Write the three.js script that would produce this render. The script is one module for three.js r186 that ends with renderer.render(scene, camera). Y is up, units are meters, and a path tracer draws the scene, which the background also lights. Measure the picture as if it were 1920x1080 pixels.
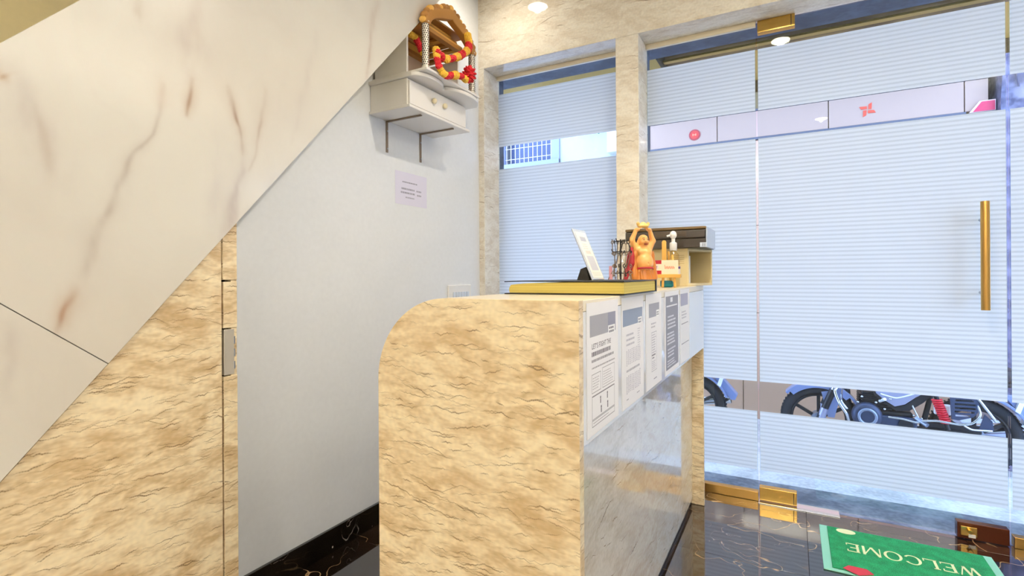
import * as THREE from 'three';
import { RoundedBoxGeometry } from 'three/addons/geometries/RoundedBoxGeometry.js';
import { mergeGeometries } from 'three/addons/utils/BufferGeometryUtils.js';
import { MarchingCubes } from 'three/addons/objects/MarchingCubes.js';
import { RectAreaLightUniformsLib } from 'three/addons/lights/RectAreaLightUniformsLib.js';

// ---------------------------------------------------------------- camera, sky, lamps, exposure
const scene = new THREE.Scene();
const renderer = new THREE.WebGLRenderer({ antialias: true });
renderer.toneMapping = THREE.LinearToneMapping;
renderer.toneMappingExposure = 0.95;
renderer.shadowMap.enabled = true;
RectAreaLightUniformsLib.init();
const EYE = 1.16, FOCAL = 969.4, YAW = 0.49754, ROLL = -0.00644, CY = 516;
const camera = new THREE.PerspectiveCamera(2 * Math.atan(540 / FOCAL) * 180 / Math.PI, 1920 / 1080, 0.05, 200);
camera.position.set(0, EYE, 0);
camera.rotation.set(0, YAW, ROLL, 'YXZ');
camera.setViewOffset(1920, 1080, 0, 540 - CY, 1920, 1080);      // the photograph's verticals are kept upright by a shifted lens
scene.background = new THREE.Color().setRGB(4.1, 5.3, 8.9);     // even bright sky over the lane
const LAMP_COLOR = new THREE.Color().setRGB(1, 0.91, 0.76);
const CEIL = 2.9;
const LAMPS = [[-1.44, -2.47, 0.45], [-0.07, -1.51, 9], [0.29, 0.91, 4], [1.05, -0.5, 2.2], [-0.75, 1.95, 9], [0.7, 1.95, 6]];   // x, z, strength of the round downlights
const COVES = [[1.75 - 0.09, -1.2, 0.07, 2.7, 115], [-0.1, 3.0 - 0.09, 3.4, 0.07, 520]];                // x, z, width, length, strength of the upward cove strips

// ---------------------------------------------------------------- helpers
let seed = 7;
const rnd = () => { seed = (seed * 1664525 + 1013904223) >>> 0; return seed / 4294967296; };
const rr = (a, b) => a + (b - a) * rnd();
const V = (x, y, z) => new THREE.Vector3(x, y, z);
const taken = {};
function numbered(name) {
  const n = taken[name] = (taken[name] ?? -1) + 1;
  return n ? name + '_' + String(n).padStart(3, '0') : name;
}
function thing(name, label, category, pos = [0, 0, 0], group) {
  const o = new THREE.Group(); o.name = numbered(name); scene.add(o);
  o.position.set(...pos); o.userData = { label, category };
  if (group) o.userData.group = group;
  return o;
}
function structure(name, label, category, pos = [0, 0, 0]) {
  const o = thing(name, label, category, pos); o.userData.kind = 'structure'; return o;
}
function part(name, geo, mat, parent, label) {
  const m = new THREE.Mesh(geo, mat); m.name = name; parent.add(m); m.castShadow = m.receiveShadow = true;
  if (label) m.userData.label = label;
  return m;
}
function solo(name, geo, mat, label, category, group) {
  const m = new THREE.Mesh(geo, mat); m.name = numbered(name); scene.add(m); m.castShadow = m.receiveShadow = true;
  m.userData = { label, category }; if (group) m.userData.group = group;
  return m;
}
function boxUV(geo, ou = 0, ov = 0) {                              // texture coordinates in metres, by the way each face points
  const g = geo.index ? geo.toNonIndexed() : geo, p = g.attributes.position, uv = new Float32Array(p.count * 2);
  const a = V(), b = V(), c = V(), n = V();
  for (let i = 0; i < p.count; i += 3) {
    a.fromBufferAttribute(p, i); b.fromBufferAttribute(p, i + 1); c.fromBufferAttribute(p, i + 2);
    n.copy(b).sub(a).cross(c.clone().sub(a)); const ax = Math.abs(n.x), ay = Math.abs(n.y), az = Math.abs(n.z);
    [a, b, c].forEach((q, k) => {
      const [u, v] = ax >= ay && ax >= az ? [-q.z, q.y] : ay >= az ? [q.x, -q.z] : [q.x, q.y];
      uv[(i + k) * 2] = u + ou; uv[(i + k) * 2 + 1] = v + ov;
    });
  }
  g.setAttribute('uv', new THREE.BufferAttribute(uv, 2));
  return g;
}
function bx(x0, x1, y0, y1, z0, z1, r = 0.002, ou, ov) {            // a box between limits, its edges eased
  const w = x1 - x0, h = y1 - y0, d = z1 - z0;
  const g = r > 0 ? new RoundedBoxGeometry(w, h, d, 2, Math.min(r, w / 2.01, h / 2.01, d / 2.01)) : new THREE.BoxGeometry(w, h, d);
  g.translate((x0 + x1) / 2, (y0 + y1) / 2, (z0 + z1) / 2);
  return boxUV(g, ou, ov);
}
function plate(pts, depth, bevel = 0) {                             // outline in x, y pushed along +z
  const s = pts instanceof THREE.Shape ? pts : new THREE.Shape(pts.map(([x, y]) => new THREE.Vector2(x, y)));
  return new THREE.ExtrudeGeometry(s, { depth: depth - 2 * bevel, bevelEnabled: bevel > 0, bevelThickness: bevel, bevelSize: bevel, bevelOffset: -bevel, bevelSegments: 2, curveSegments: 24 }).translate(0, 0, bevel);
}
const sidePlate = (ptsZY, xFront, depth, bevel = 0) => boxUV(plate(ptsZY, depth, bevel).rotateY(-Math.PI / 2).translate(xFront, 0, 0)); // outline in z, y; front face at xFront
const tube = (pts, r, seg = 24, rs = 8, closed = false) => new THREE.TubeGeometry(new THREE.CatmullRomCurve3(pts.map((p) => V(...p)), closed, 'catmullrom', 0.3), seg, r, rs, closed);
function rod(a, b, r, r2 = r, n = 12) {
  const A = V(...a), B = V(...b), d = B.clone().sub(A), g = new THREE.CylinderGeometry(r2, r, d.length(), n);
  g.applyQuaternion(new THREE.Quaternion().setFromUnitVectors(V(0, 1, 0), d.normalize()));
  return g.translate((a[0] + b[0]) / 2, (a[1] + b[1]) / 2, (a[2] + b[2]) / 2);
}
const lathe = (pts, n = 24) => new THREE.LatheGeometry(pts.map(([r, y]) => new THREE.Vector2(r, y)), n);
const merge = (list) => mergeGeometries(list.map((g) => { const n = g.index ? g.toNonIndexed() : g; for (const k of Object.keys(n.attributes)) if (!['position', 'normal', 'uv'].includes(k)) n.deleteAttribute(k); return n; }));
function sdfMesh(center, half, res, sdf) {                          // one continuous skin round a distance field
  const mc = new MarchingCubes(res, undefined, false, false, 80000); mc.isolation = 0;
  const hs = res / 2, p = V();
  for (let k = 0; k < res; k++) for (let j = 0; j < res; j++) for (let i = 0; i < res; i++) {
    p.set(center[0] + (i - hs) / hs * half, center[1] + (j - hs) / hs * half, center[2] + (k - hs) / hs * half);
    mc.field[i + j * res + k * res * res] = -sdf(p) / half;
  }
  mc.update();
  const g = new THREE.BufferGeometry();
  const pos = new Float32Array(mc.positionArray.slice(0, mc.count * 3)), nor = new Float32Array(mc.normalArray.slice(0, mc.count * 3));
  for (let i = 0; i < pos.length; i += 3) for (let a = 0; a < 3; a++) pos[i + a] = center[a] + pos[i + a] * half;
  g.setAttribute('position', new THREE.BufferAttribute(pos, 3)); g.setAttribute('normal', new THREE.BufferAttribute(nor, 3));
  g.setAttribute('uv', new THREE.BufferAttribute(new Float32Array(mc.count * 2), 2));
  return g;
}
const smin = (a, b, k) => { const h = Math.max(k - Math.abs(a - b), 0) / k; return Math.min(a, b) - h * h * k / 4; };
const ell = (p, c, r) => { const x = (p.x - c[0]) / r[0], y = (p.y - c[1]) / r[1], z = (p.z - c[2]) / r[2], k = Math.sqrt(x * x + y * y + z * z); return (k - 1) * Math.min(...r); };
function cap(p, a, b, ra, rb) {
  const abx = b[0] - a[0], aby = b[1] - a[1], abz = b[2] - a[2], t = Math.min(1, Math.max(0, ((p.x - a[0]) * abx + (p.y - a[1]) * aby + (p.z - a[2]) * abz) / (abx * abx + aby * aby + abz * abz)));
  return Math.hypot(p.x - a[0] - abx * t, p.y - a[1] - aby * t, p.z - a[2] - abz * t) - (ra + (rb - ra) * t);
}
// periodic gradient noise
const PERM = (() => { const a = [...Array(256).keys()]; for (let i = 255; i > 0; i--) { const j = Math.floor(rnd() * (i + 1)); [a[i], a[j]] = [a[j], a[i]]; } return a.concat(a); })();
const GRAD = [...Array(16).keys()].map((i) => [Math.cos(i * Math.PI / 8), Math.sin(i * Math.PI / 8)]);
function noise(x, y, period) {
  const X = Math.floor(x), Y = Math.floor(y), fx = x - X, fy = y - Y, m = (v) => ((v % period) + period) % period;
  const g = (ix, iy, dx, dy) => { const q = GRAD[PERM[(PERM[m(ix) & 255] + m(iy)) & 255] & 15]; return q[0] * dx + q[1] * dy; };
  const u = fx * fx * fx * (fx * (fx * 6 - 15) + 10), v = fy * fy * fy * (fy * (fy * 6 - 15) + 10);
  const a = g(X, Y, fx, fy), b = g(X + 1, Y, fx - 1, fy), c = g(X, Y + 1, fx, fy - 1), d = g(X + 1, Y + 1, fx - 1, fy - 1);
  return a + (b - a) * u + (c - a + (a - b - c + d) * u) * v;
}
function fbm(x, y, period, oct) { let s = 0, a = 1, f = 1; for (let o = 0; o < oct; o++) { s += a * noise(x * f, y * f, period * f); a *= 0.5; f *= 2; } return s; }
function dataTex(n, fn, size, m = n) {                               // fn(u, v) gives r, g, b in sRGB 0..255; size in metres
  const d = new Uint8Array(n * m * 4);
  for (let j = 0; j < m; j++) for (let i = 0; i < n; i++) { const c = fn(i / n, j / m), q = (j * n + i) * 4; d[q] = Math.max(0, Math.min(255, c[0])); d[q + 1] = Math.max(0, Math.min(255, c[1])); d[q + 2] = Math.max(0, Math.min(255, c[2])); d[q + 3] = 255; }
  const t = new THREE.DataTexture(d, n, m); t.colorSpace = THREE.SRGBColorSpace; t.magFilter = THREE.LinearFilter; t.minFilter = THREE.LinearMipmapLinearFilter; t.wrapS = t.wrapT = THREE.RepeatWrapping; t.generateMipmaps = true;
  if (size) t.repeat.set(1 / size, 1 / size);
  t.needsUpdate = true; return t;
}
function canvasTex(w, h, draw, size) {
  const c = document.createElement('canvas'); c.width = w; c.height = h; draw(c.getContext('2d'), w, h);
  const t = new THREE.CanvasTexture(c); t.colorSpace = THREE.SRGBColorSpace; t.wrapS = t.wrapT = THREE.RepeatWrapping;
  if (size) t.repeat.set(1 / size, 1 / size);
  return t;
}
const lerp3 = (a, b, t) => [a[0] + (b[0] - a[0]) * t, a[1] + (b[1] - a[1]) * t, a[2] + (b[2] - a[2]) * t];
const sst = (a, b, x) => { const t = Math.min(1, Math.max(0, (x - a) / (b - a))); return t * t * (3 - 2 * t); };

// ---------------------------------------------------------------- textures
// beige stone-look laminate: mottled ground with thin dark wavy cracks lying along the grain
function laminateTexture(cracks, base, dark) {
  const N = 1024;
  return canvasTex(N, N, (ctx) => {
    const img = ctx.createImageData(N, N), d = img.data;
    for (let j = 0; j < N; j++) for (let i = 0; i < N; i++) {
      const u = i / N, v = j / N, w = fbm(u * 4, v * 4, 4, 3) * 0.5;
      const band = fbm(u * 3 + w, v * 9 + w * 2, 3, 4), fine = fbm(u * 12 + w * 3, v * 36 + w * 4, 12, 4) * 0.6 + fbm(u * 40, v * 120, 40, 2) * 0.4;
      const t = sst(-0.55, 0.8, band * 0.65 + fine * 1.0), c = lerp3(base, dark, t * 0.75), k = 1 + 0.05 * fbm(u * 90, v * 90, 90, 1), q = (j * N + i) * 4;
      d[q] = c[0] * k; d[q + 1] = c[1] * k; d[q + 2] = c[2] * k; d[q + 3] = 255;
    }
    ctx.putImageData(img, 0, 0); ctx.lineCap = 'round'; ctx.lineJoin = 'round';
    for (let s = 0; s < cracks; s++) {
      const x0 = rnd() * N, y0 = rnd() * N, len = rr(18, 110) * (rnd() < 0.2 ? 1.8 : 1), wide = rr(0.7, 2.4), a = rr(0.1, 0.52), tone = rnd();
      const pts = []; let y = 0, sl = rr(-0.18, 0.18);
      for (let x = 0; x < len; x += 5) { y += sl * 5 + rr(-2.6, 2.6); sl += rr(-0.1, 0.1) - sl * 0.1; pts.push([x, y]); }
      for (const ox of [0, -N]) for (const oy of [0, -N, N]) {
        if (x0 + ox + len < 0 || x0 + ox > N || y0 + oy < -60 || y0 + oy > N + 60) continue;
        for (let k = 1; k < pts.length; k++) {
          const f = Math.sin(Math.PI * k / pts.length);
          ctx.strokeStyle = `rgba(${70 + tone * 40},${48 + tone * 30},${24 + tone * 18},${a * f})`; ctx.lineWidth = wide * (0.4 + f);
          ctx.beginPath(); ctx.moveTo(x0 + ox + pts[k - 1][0], y0 + oy + pts[k - 1][1]); ctx.lineTo(x0 + ox + pts[k][0], y0 + oy + pts[k][1]); ctx.stroke();
        }
      }
    }
  }, 1.0);
}
const TX = {};
TX.laminate = laminateTexture(820, [240, 223, 188], [184, 151, 106]);
TX.laminateFine = laminateTexture(140, [238, 231, 216], [208, 193, 170]);
// polished dark marble with gold and white veins
TX.marbleDark = dataTex(1024, (u, v) => {
  const w1 = fbm(u * 4, v * 4, 4, 4), w2 = fbm(u * 4 + 7.3, v * 4 + 2.1, 4, 4);
  const ridge = (f, o) => 1 - Math.abs(fbm(u * f + w1 * 0.9 + o, v * f + w2 * 0.9 + o, f, 3)) * 2.2;
  const a = sst(0.945, 1.0, ridge(5, 0)) * sst(-0.35, 0.4, w2 + 0.2), b = sst(0.965, 1.0, ridge(9, 3)) * 0.5 * sst(0, 0.5, w1), cloud = sst(-0.6, 0.8, w1);
  let c = lerp3([22, 15, 11], [62, 44, 32], cloud); c = lerp3(c, [214, 178, 128], Math.min(1, a)); return lerp3(c, [232, 222, 208], b);
}, 1.8);
TX.marbleBlack = dataTex(512, (u, v) => {
  const w1 = fbm(u * 4, v * 4, 4, 4), w2 = fbm(u * 4 + 3.3, v * 4 + 5.1, 4, 4);
  const r = 1 - Math.abs(fbm(u * 4 + w1, v * 4 + w2, 4, 3)) * 2.4, a = sst(0.965, 1, r) * sst(0.05, 0.5, w2), s = sst(0.62, 0.7, fbm(u * 32, v * 32, 32, 2));
  return lerp3(lerp3([9, 7, 5], [34, 24, 17], sst(-0.2, 0.8, w1)), [225, 215, 200], Math.max(a, s * 0.8));
}, 1.2);
TX.greyStone = dataTex(512, (u, v) => { const a = fbm(u * 6, v * 6, 6, 5), b = fbm(u * 40, v * 40, 40, 2); return lerp3([150, 158, 172], [92, 100, 118], sst(-0.6, 0.7, a + b * 0.4)); }, 1.0);
TX.concrete = dataTex(512, (u, v) => { const a = fbm(u * 6, v * 6, 6, 5), b = fbm(u * 60, v * 60, 60, 2); return lerp3([214, 210, 206], [168, 164, 160], sst(-0.7, 0.8, a * 0.8 + b * 0.5)); }, 1.6);
TX.roughPlaster = dataTex(512, (u, v) => { const a = fbm(u * 5, v * 9, 5 * 9, 5), b = fbm(u * 30, v * 30, 30, 3); return lerp3([206, 206, 222], [108, 112, 140], sst(-0.5, 0.7, a + b * 0.5)); }, 1.2);
TX.paint = dataTex(512, (u, v) => { const a = fbm(u * 5, v * 5, 5, 4), b = fbm(u * 70, v * 70, 70, 2), k = 238 + a * 3 + b * 2.5; return [k - 2, k, k + 3]; }, 1.5);
TX.mat = dataTex(512, (u, v) => { const a = fbm(u * 10, v * 10, 10, 4), b = noise(u * 120, v * 120, 120); return lerp3([34, 168, 110], [18, 112, 68], sst(-0.7, 0.8, a * 0.5 + b * 1.1)); }, 0.4);
TX.galvanized = dataTex(256, (u, v) => { const a = fbm(u * 8, v * 8, 8, 4); return lerp3([150, 118, 70], [92, 66, 34], sst(-0.6, 0.7, a)); }, 0.8);

// white marble of the stair side; its veins were read off the photograph and lie in the slab's own plane (z, y)
const STAIR_X = -1.45;
function onPlaneX(u, v, x) {
  const a = (u - 960) / FOCAL, b = (CY - v) / FOCAL, cr = Math.cos(ROLL), sr = Math.sin(ROLL), rx = a * cr - b * sr, ry = a * sr + b * cr;
  const dx = -Math.sin(YAW) + rx * Math.cos(YAW), dz = -Math.cos(YAW) - rx * Math.sin(YAW), t = x / dx;
  return [t * dz, EYE + t * ry];
}
const VEINS = [ // points, half width (m), strength, tone
  [[[303, 160], [297, 215], [280, 250], [240, 312], [200, 385], [183, 430], [165, 500], [140, 545]], 0.012, 0.42, [150, 132, 120]],
  [[[140, 545], [125, 580], [108, 625]], 0.009, 0.75, [150, 112, 84]],
  [[[358, 150], [355, 185], [349, 215]], 0.006, 0.8, [140, 106, 80]],
  [[[374, -20], [366, 50], [356, 110], [350, 150]], 0.022, 0.38, [186, 168, 158]],
  [[[335, 40], [342, 70], [345, 110]], 0.02, 0.3, [190, 176, 168]],
  [[[424, 165], [438, 205], [448, 240], [450, 290]], 0.009, 0.7, [146, 116, 96]],
  [[[450, 280], [452, 320], [442, 370], [436, 420], [420, 450]], 0.03, 0.55, [170, 154, 148]],
  [[[497, 170], [493, 230], [478, 280], [462, 320]], 0.011, 0.5, [170, 148, 132]],
  [[[712, -5], [700, 40], [693, 80], [690, 120], [687, 160]], 0.014, 0.5, [176, 152, 138]],
  [[[830, -40], [800, 0], [770, 40]], 0.03, 0.25, [186, 164, 156]],
  [[[256, -10], [254, 20], [256, 36]], 0.008, 0.5, [170, 148, 126]],
  [[[-10, 120], [20, 130], [45, 165], [60, 205], [82, 255], [92, 300], [85, 335]], 0.035, 0.4, [182, 170, 166]],
  [[[2, 140], [10, 150]], 0.012, 0.7, [160, 120, 84]],
  [[[595, 60], [575, 150], [560, 210], [548, 270]], 0.018, 0.3, [190, 178, 172]],
  [[[22, 610], [24, 680], [14, 750]], 0.02, 0.4, [176, 164, 158]],
  [[[298, 150], [300, 185], [296, 205]], 0.02, 0.3, [198, 168, 148]],
  [[[70, 200], [95, 290], [88, 345]], 0.012, 0.3, [180, 160, 140]],
  [[[400, 250], [410, 330], [395, 420]], 0.03, 0.22, [190, 180, 178]],
].map(([pts, w, s, c]) => [pts.map(([u, v]) => onPlaneX(u, v, STAIR_X)), w, s, c]);
const MZ0 = 1.1, MSPAN = 3.6;
TX.marbleWhite = (() => {
  const N = 1024, d = new Float32Array(N * N * 3);
  for (let j = 0; j < N; j++) for (let i = 0; i < N; i++) {
    const u = i / N, v = j / N, q = (j * N + i) * 3, w = fbm(u * 6, v * 6, 6, 4), r = Math.pow(Math.max(0, 1 - Math.abs(fbm(u * 5 + v * 2 + w * 0.6, v * 2 + w * 0.4, 64, 3)) * 2), 6);
    const c = lerp3(lerp3([219, 214, 203], [210, 203, 192], sst(-0.5, 0.6, w)), [200, 190, 180], r * 0.12);
    d[q] = c[0]; d[q + 1] = c[1]; d[q + 2] = c[2];
  }
  for (const [pts, w, s, tone] of VEINS) {
    const zz = pts.map((p) => p[0]), yy = pts.map((p) => p[1]), pad = w * 5 + 0.03;
    const i0 = Math.floor((MZ0 - Math.max(...zz) - pad) / MSPAN * N), i1 = Math.ceil((MZ0 - Math.min(...zz) + pad) / MSPAN * N), j0 = Math.floor((Math.min(...yy) - pad) / MSPAN * N), j1 = Math.ceil((Math.max(...yy) + pad) / MSPAN * N);
    for (let j = Math.max(0, j0); j < Math.min(N, j1); j++) for (let i = Math.max(0, i0); i < Math.min(N, i1); i++) {
      let z = MZ0 - i / N * MSPAN, y = j / N * MSPAN; const n1 = fbm(z * 5 + 40, y * 5 + 40, 4096, 3), n2 = fbm(z * 22 + 40, y * 9 + 40, 4096, 3), n3 = fbm(z * 3 + 90, y * 3 + 20, 4096, 2);
      z += n1 * 0.02; y += n2 * 0.006;
      let e = 9, along = 0;
      for (let k = 0; k + 1 < pts.length; k++) { const [za, ya] = pts[k], dz = pts[k + 1][0] - za, dy = pts[k + 1][1] - ya, t = Math.min(1, Math.max(0, ((z - za) * dz + (y - ya) * dy) / (dz * dz + dy * dy))), q = Math.hypot(z - za - dz * t, y - ya - dy * t); if (q < e) { e = q; along = (k + t) / (pts.length - 1); } }
      const fade = 0.35 + 0.65 * Math.sin(Math.PI * Math.min(1, Math.max(0, along))), ww = w * (0.7 + n3 * 0.9);
      const f = Math.max(0, Math.min(0.9, s * fade * (Math.exp(-e * e / (ww * ww)) * 0.62 + Math.exp(-e * e / (ww * ww * 9)) * 0.25) * (0.9 + n2 * 0.9))), q = (j * N + i) * 3;
      for (let a = 0; a < 3; a++) d[q + a] += (tone[a] - d[q + a]) * f;
    }
  }
  const t = dataTex(N, (u, v) => { const q = (Math.round(v * N) * N + Math.round(u * N)) * 3; return [d[q], d[q + 1], d[q + 2]]; });
  t.repeat.set(1 / MSPAN, 1 / MSPAN); t.offset.set(MZ0 / MSPAN, 0);         // uv are (-z, y) in metres
  return t;
})();

// ---------------------------------------------------------------- materials
const std = (o) => new THREE.MeshStandardMaterial(o), phys = (o) => new THREE.MeshPhysicalMaterial(o);
const M = {
  laminate: phys({ map: TX.laminate, roughness: 0.5, clearcoat: 0.4, clearcoatRoughness: 0.12 }),
  laminateFine: phys({ map: TX.laminateFine, roughness: 0.75, clearcoat: 1, clearcoatRoughness: 0.04 }),
  laminateGloss: phys({ map: TX.laminateFine, roughness: 0.2, clearcoat: 1, clearcoatRoughness: 0.03 }),
  cream: phys({ color: '#e9dcc0', roughness: 0.4, clearcoat: 0.4, clearcoatRoughness: 0.1 }),
  fascia: phys({ color: '#e6e4e2', roughness: 0.25, clearcoat: 1, clearcoatRoughness: 0.03 }),
  marbleWhite: phys({ map: TX.marbleWhite, roughness: 0.3, clearcoat: 0.5, clearcoatRoughness: 0.15 }),
  marbleDark: phys({ map: TX.marbleDark, roughness: 0.04, ior: 2.3 }),
  marbleBlack: phys({ map: TX.marbleBlack, roughness: 0.12, clearcoat: 0.8, clearcoatRoughness: 0.04 }),
  paintWhite: std({ map: TX.paint, roughness: 0.7 }),
  paintCream: std({ map: TX.paint, color: '#ffecb6', roughness: 0.75 }),
  ceiling: std({ map: TX.paint, color: '#fbf6ea', roughness: 0.85 }),
  gap: std({ color: '#2a1d14', roughness: 0.9 }),
  gold: std({ color: '#c9a256', metalness: 1, roughness: 0.16 }),
  goldBrushed: std({ color: '#c69c58', metalness: 1, roughness: 0.28 }),
  bronze: std({ color: '#5a2c17', metalness: 0.6, roughness: 0.18 }),
  chrome: std({ color: '#dfe2e6', metalness: 1, roughness: 0.14 }),
  steel: std({ color: '#b9bdc4', metalness: 1, roughness: 0.3 }),
  glass: phys({ color: '#f2faf8', roughness: 0, transmission: 1, thickness: 0, ior: 1.5 }),
  film: phys({ color: '#f4f6f4', roughness: 1, transmission: 0.7, thickness: 0, ior: 1.3, specularIntensity: 0.3, side: THREE.DoubleSide }),
  filmThin: phys({ color: '#e3e5e2', roughness: 1, transmission: 0.7, thickness: 0, ior: 1.3, specularIntensity: 0.3, side: THREE.DoubleSide }),
  shelfWhite: phys({ color: '#f4efe8', roughness: 0.35, clearcoat: 0.5, clearcoatRoughness: 0.1 }),
  brownMetal: std({ color: '#8d7a66', metalness: 0.7, roughness: 0.4 }),
  wood: std({ color: '#b07a35', roughness: 0.5 }),
  woodLight: std({ color: '#e2ad52', roughness: 0.5 }),
  beige: std({ color: '#e6d3a2', roughness: 0.5 }),
  black: std({ color: '#17120f', roughness: 0.4 }),
  printer: phys({ color: '#2b1f14', roughness: 0.35, clearcoat: 0.3 }),
  printerSide: std({ color: '#b9c6dc', roughness: 0.3 }),
  white: std({ color: '#f1efec', roughness: 0.5 }),
  paper: std({ color: '#f4f2f4', roughness: 0.8 }),
  red: std({ color: '#c8141e', roughness: 0.5 }),
  crimson: std({ color: '#9c0f22', roughness: 0.55 }),
  gildedSkin: phys({ color: '#eaa95c', roughness: 0.35, clearcoat: 0.4 }),
  gildedRobe: phys({ color: '#bd701c', roughness: 0.4, clearcoat: 0.3 }),
  gildedPale: phys({ color: '#ecc069', roughness: 0.35, clearcoat: 0.4 }),
  teal: std({ color: '#0f8796', roughness: 0.5 }),
  greyStone: std({ map: TX.greyStone, roughness: 0.6 }),
  stoneDark: std({ map: TX.greyStone, color: '#8f97ac', roughness: 0.6 }),
  concrete: std({ map: TX.concrete, roughness: 0.9 }),
  roughPlaster: std({ map: TX.roughPlaster, color: '#8f8c9c', roughness: 0.9 }),
  shutter: std({ map: TX.galvanized, roughness: 0.5, metalness: 0.3 }),
  canopy: std({ color: '#b8944a', roughness: 0.8 }),
  darkCanopy: std({ color: '#6a5630', roughness: 0.85 }),
};

// ================================================================ THE ROOM
const WX = -1.722, ZF = -2.747, ZG = -2.93, HEAD = 2.446, XR = 1.75, ZB = 3.0, XS = -2.35;
// floor: a slab under polished marble tiles laid with fine joints
{
  const f = structure('floor', 'polished dark brown marble tile floor with gold and white veins', 'floor');
  part('slab', bx(XS, XR, -0.2, -0.011, ZG - 0.01, ZB, 0), std({ color: '#3a2f28', roughness: 0.9 }), f);
  const zs = [ZG, -2.822, -2.275, -1.675, -1.075, -0.475, 0.125, 0.725, 1.325, 1.925, 2.525, ZB], xs = [-1.75, -1.15, -0.55, 0.05, 0.65, 1.25, XR];
  for (let i = 0; i + 1 < zs.length; i++) for (let j = 0; j + 1 < xs.length; j++)
    part('floor_tile', bx(Math.max(xs[j], WX) + 0.0008, xs[j + 1] - 0.0008, -0.0115, 0, zs[i] + 0.0008, zs[i + 1] - 0.0008, 0.0006, rr(0, 9), rr(0, 9)), M.marbleDark, f);
}
{
  const t = structure('trim_1', 'grey stone threshold slab outside under the glass door', 'threshold');
  part('stone', bx(XS, 3, -0.5, -0.004, -3.225, ZG - 0.012, 0.006), M.greyStone, t);
}
{
  const c = structure('ceiling', 'plain cream painted ceiling over the lobby', 'ceiling');
  part('slab', bx(XS - 0.1, XR + 0.1, CEIL, CEIL + 0.15, -3.13, ZB + 0.1, 0), M.ceiling, c);
}
const L = (z) => 0.736 + 1.115 * (-z - 0.435), U = (z) => L(z) + 0.91;      // lower and upper edge of the stair side
{
  const w = structure('wall_left', 'plain white painted wall under the staircase', 'wall');
  const zt = -(0.435 + (CEIL - 0.736) / 1.115);                             // where the stair meets the ceiling
  part('plaster', sidePlate([[ZF - 0.2, -0.05], [-0.93, -0.05], [-0.93, L(-0.93) - 0.004], [zt, CEIL - 0.001], [ZF - 0.2, CEIL - 0.001]], WX, 0.1), M.paintWhite, w);
}
{
  const w = structure('wall_stairwell', 'warm cream painted wall above the stairs', 'wall');
  part('plaster', bx(XS - 0.1, XS, -0.05, CEIL + 0.01, -3.1, ZB, 0), M.paintCream, w);
  const b = structure('wall_back', 'white painted wall at the back of the lobby', 'wall');
  part('plaster', bx(XS - 0.1, XR + 0.1, -0.05, CEIL + 0.01, ZB, ZB + 0.1, 0), M.paintWhite, b);
  const r = structure('wall_right', 'white painted wall on the street door side', 'wall');
  part('plaster', bx(XR, XR + 0.1, -0.05, CEIL + 0.01, -3.1, ZB, 0), M.paintWhite, r);
}
{
  const b = structure('baseboard_left', 'black marble skirting along the white wall', 'baseboard');
  part('skirting', bx(WX, WX + 0.014, 0, 0.098, ZF, -0.95, 0.002), M.marbleBlack, b);
}
{
  const w = structure('wall_front', 'beige stone clad header and posts framing the glass front', 'wall');
  part('header', bx(XS - 0.1, XR + 0.1, HEAD, CEIL - 0.001, ZG - 0.01, ZF, 0.003), M.laminateFine, w);
  part('outer_lintel', bx(XS - 0.1, XR + 0.1, HEAD, CEIL - 0.001, -3.13, ZG - 0.0105, 0.003), M.stoneDark, w, 'grey stone lintel outside');
  for (const [a, b] of [[XS - 0.1, -1.684], [-0.841, -0.718], [1.701, XR + 0.1]]) part('outer_jamb', bx(a, b, -0.003, HEAD - 0.001, -3.0, ZG - 0.0105, 0.003), M.stoneDark, w, 'grey stone jamb outside');
  part('post', bx(XS - 0.1, -1.683, 0, HEAD - 0.0005, ZG - 0.01, ZF, 0.003), M.laminateFine, w);
  part('post', bx(-0.842, -0.717, 0, HEAD - 0.0005, ZG - 0.01, ZF, 0.003), M.laminateFine, w);
  part('post', bx(1.70, XR + 0.1, 0, HEAD - 0.0005, ZG - 0.01, ZF, 0.003), M.laminateFine, w);
}
// glass front: panes with frosted film cut in stripes, two clear bands left open
const stripGeo = {};
function filmStrips(pane, x0, x1, top) {                              // dense and thinner frost in turn, 12 and 8 mm high
  const w = x1 - x0, key = w.toFixed(3), [wide, thin] = stripGeo[key] ??= [new THREE.PlaneGeometry(w, 0.0118), new THREE.PlaneGeometry(w, 0.008)];
  for (const [lo, hi] of [[0.157, 0.467], [0.609, 1.854], [1.994, top]])
    for (let y = lo + 0.006; y < hi - 0.005; y += 0.02) {
      part('film_strip', wide, M.film, pane).position.set((x0 + x1) / 2, y, ZG + 0.0065);
      if (y + 0.014 < hi) part('film_strip', thin, M.filmThin, pane).position.set((x0 + x1) / 2, y + 0.01, ZG + 0.0065);
    }
}
function pane(parent, x0, x1, y0, y1, top) {
  const g = part('glass_pane', bx(x0, x1, y0, y1, ZG - 0.006, ZG + 0.006, 0.001), M.glass, parent);
  filmStrips(g, x0 + 0.004, x1 - 0.004, top);
  return g;
}
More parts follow.
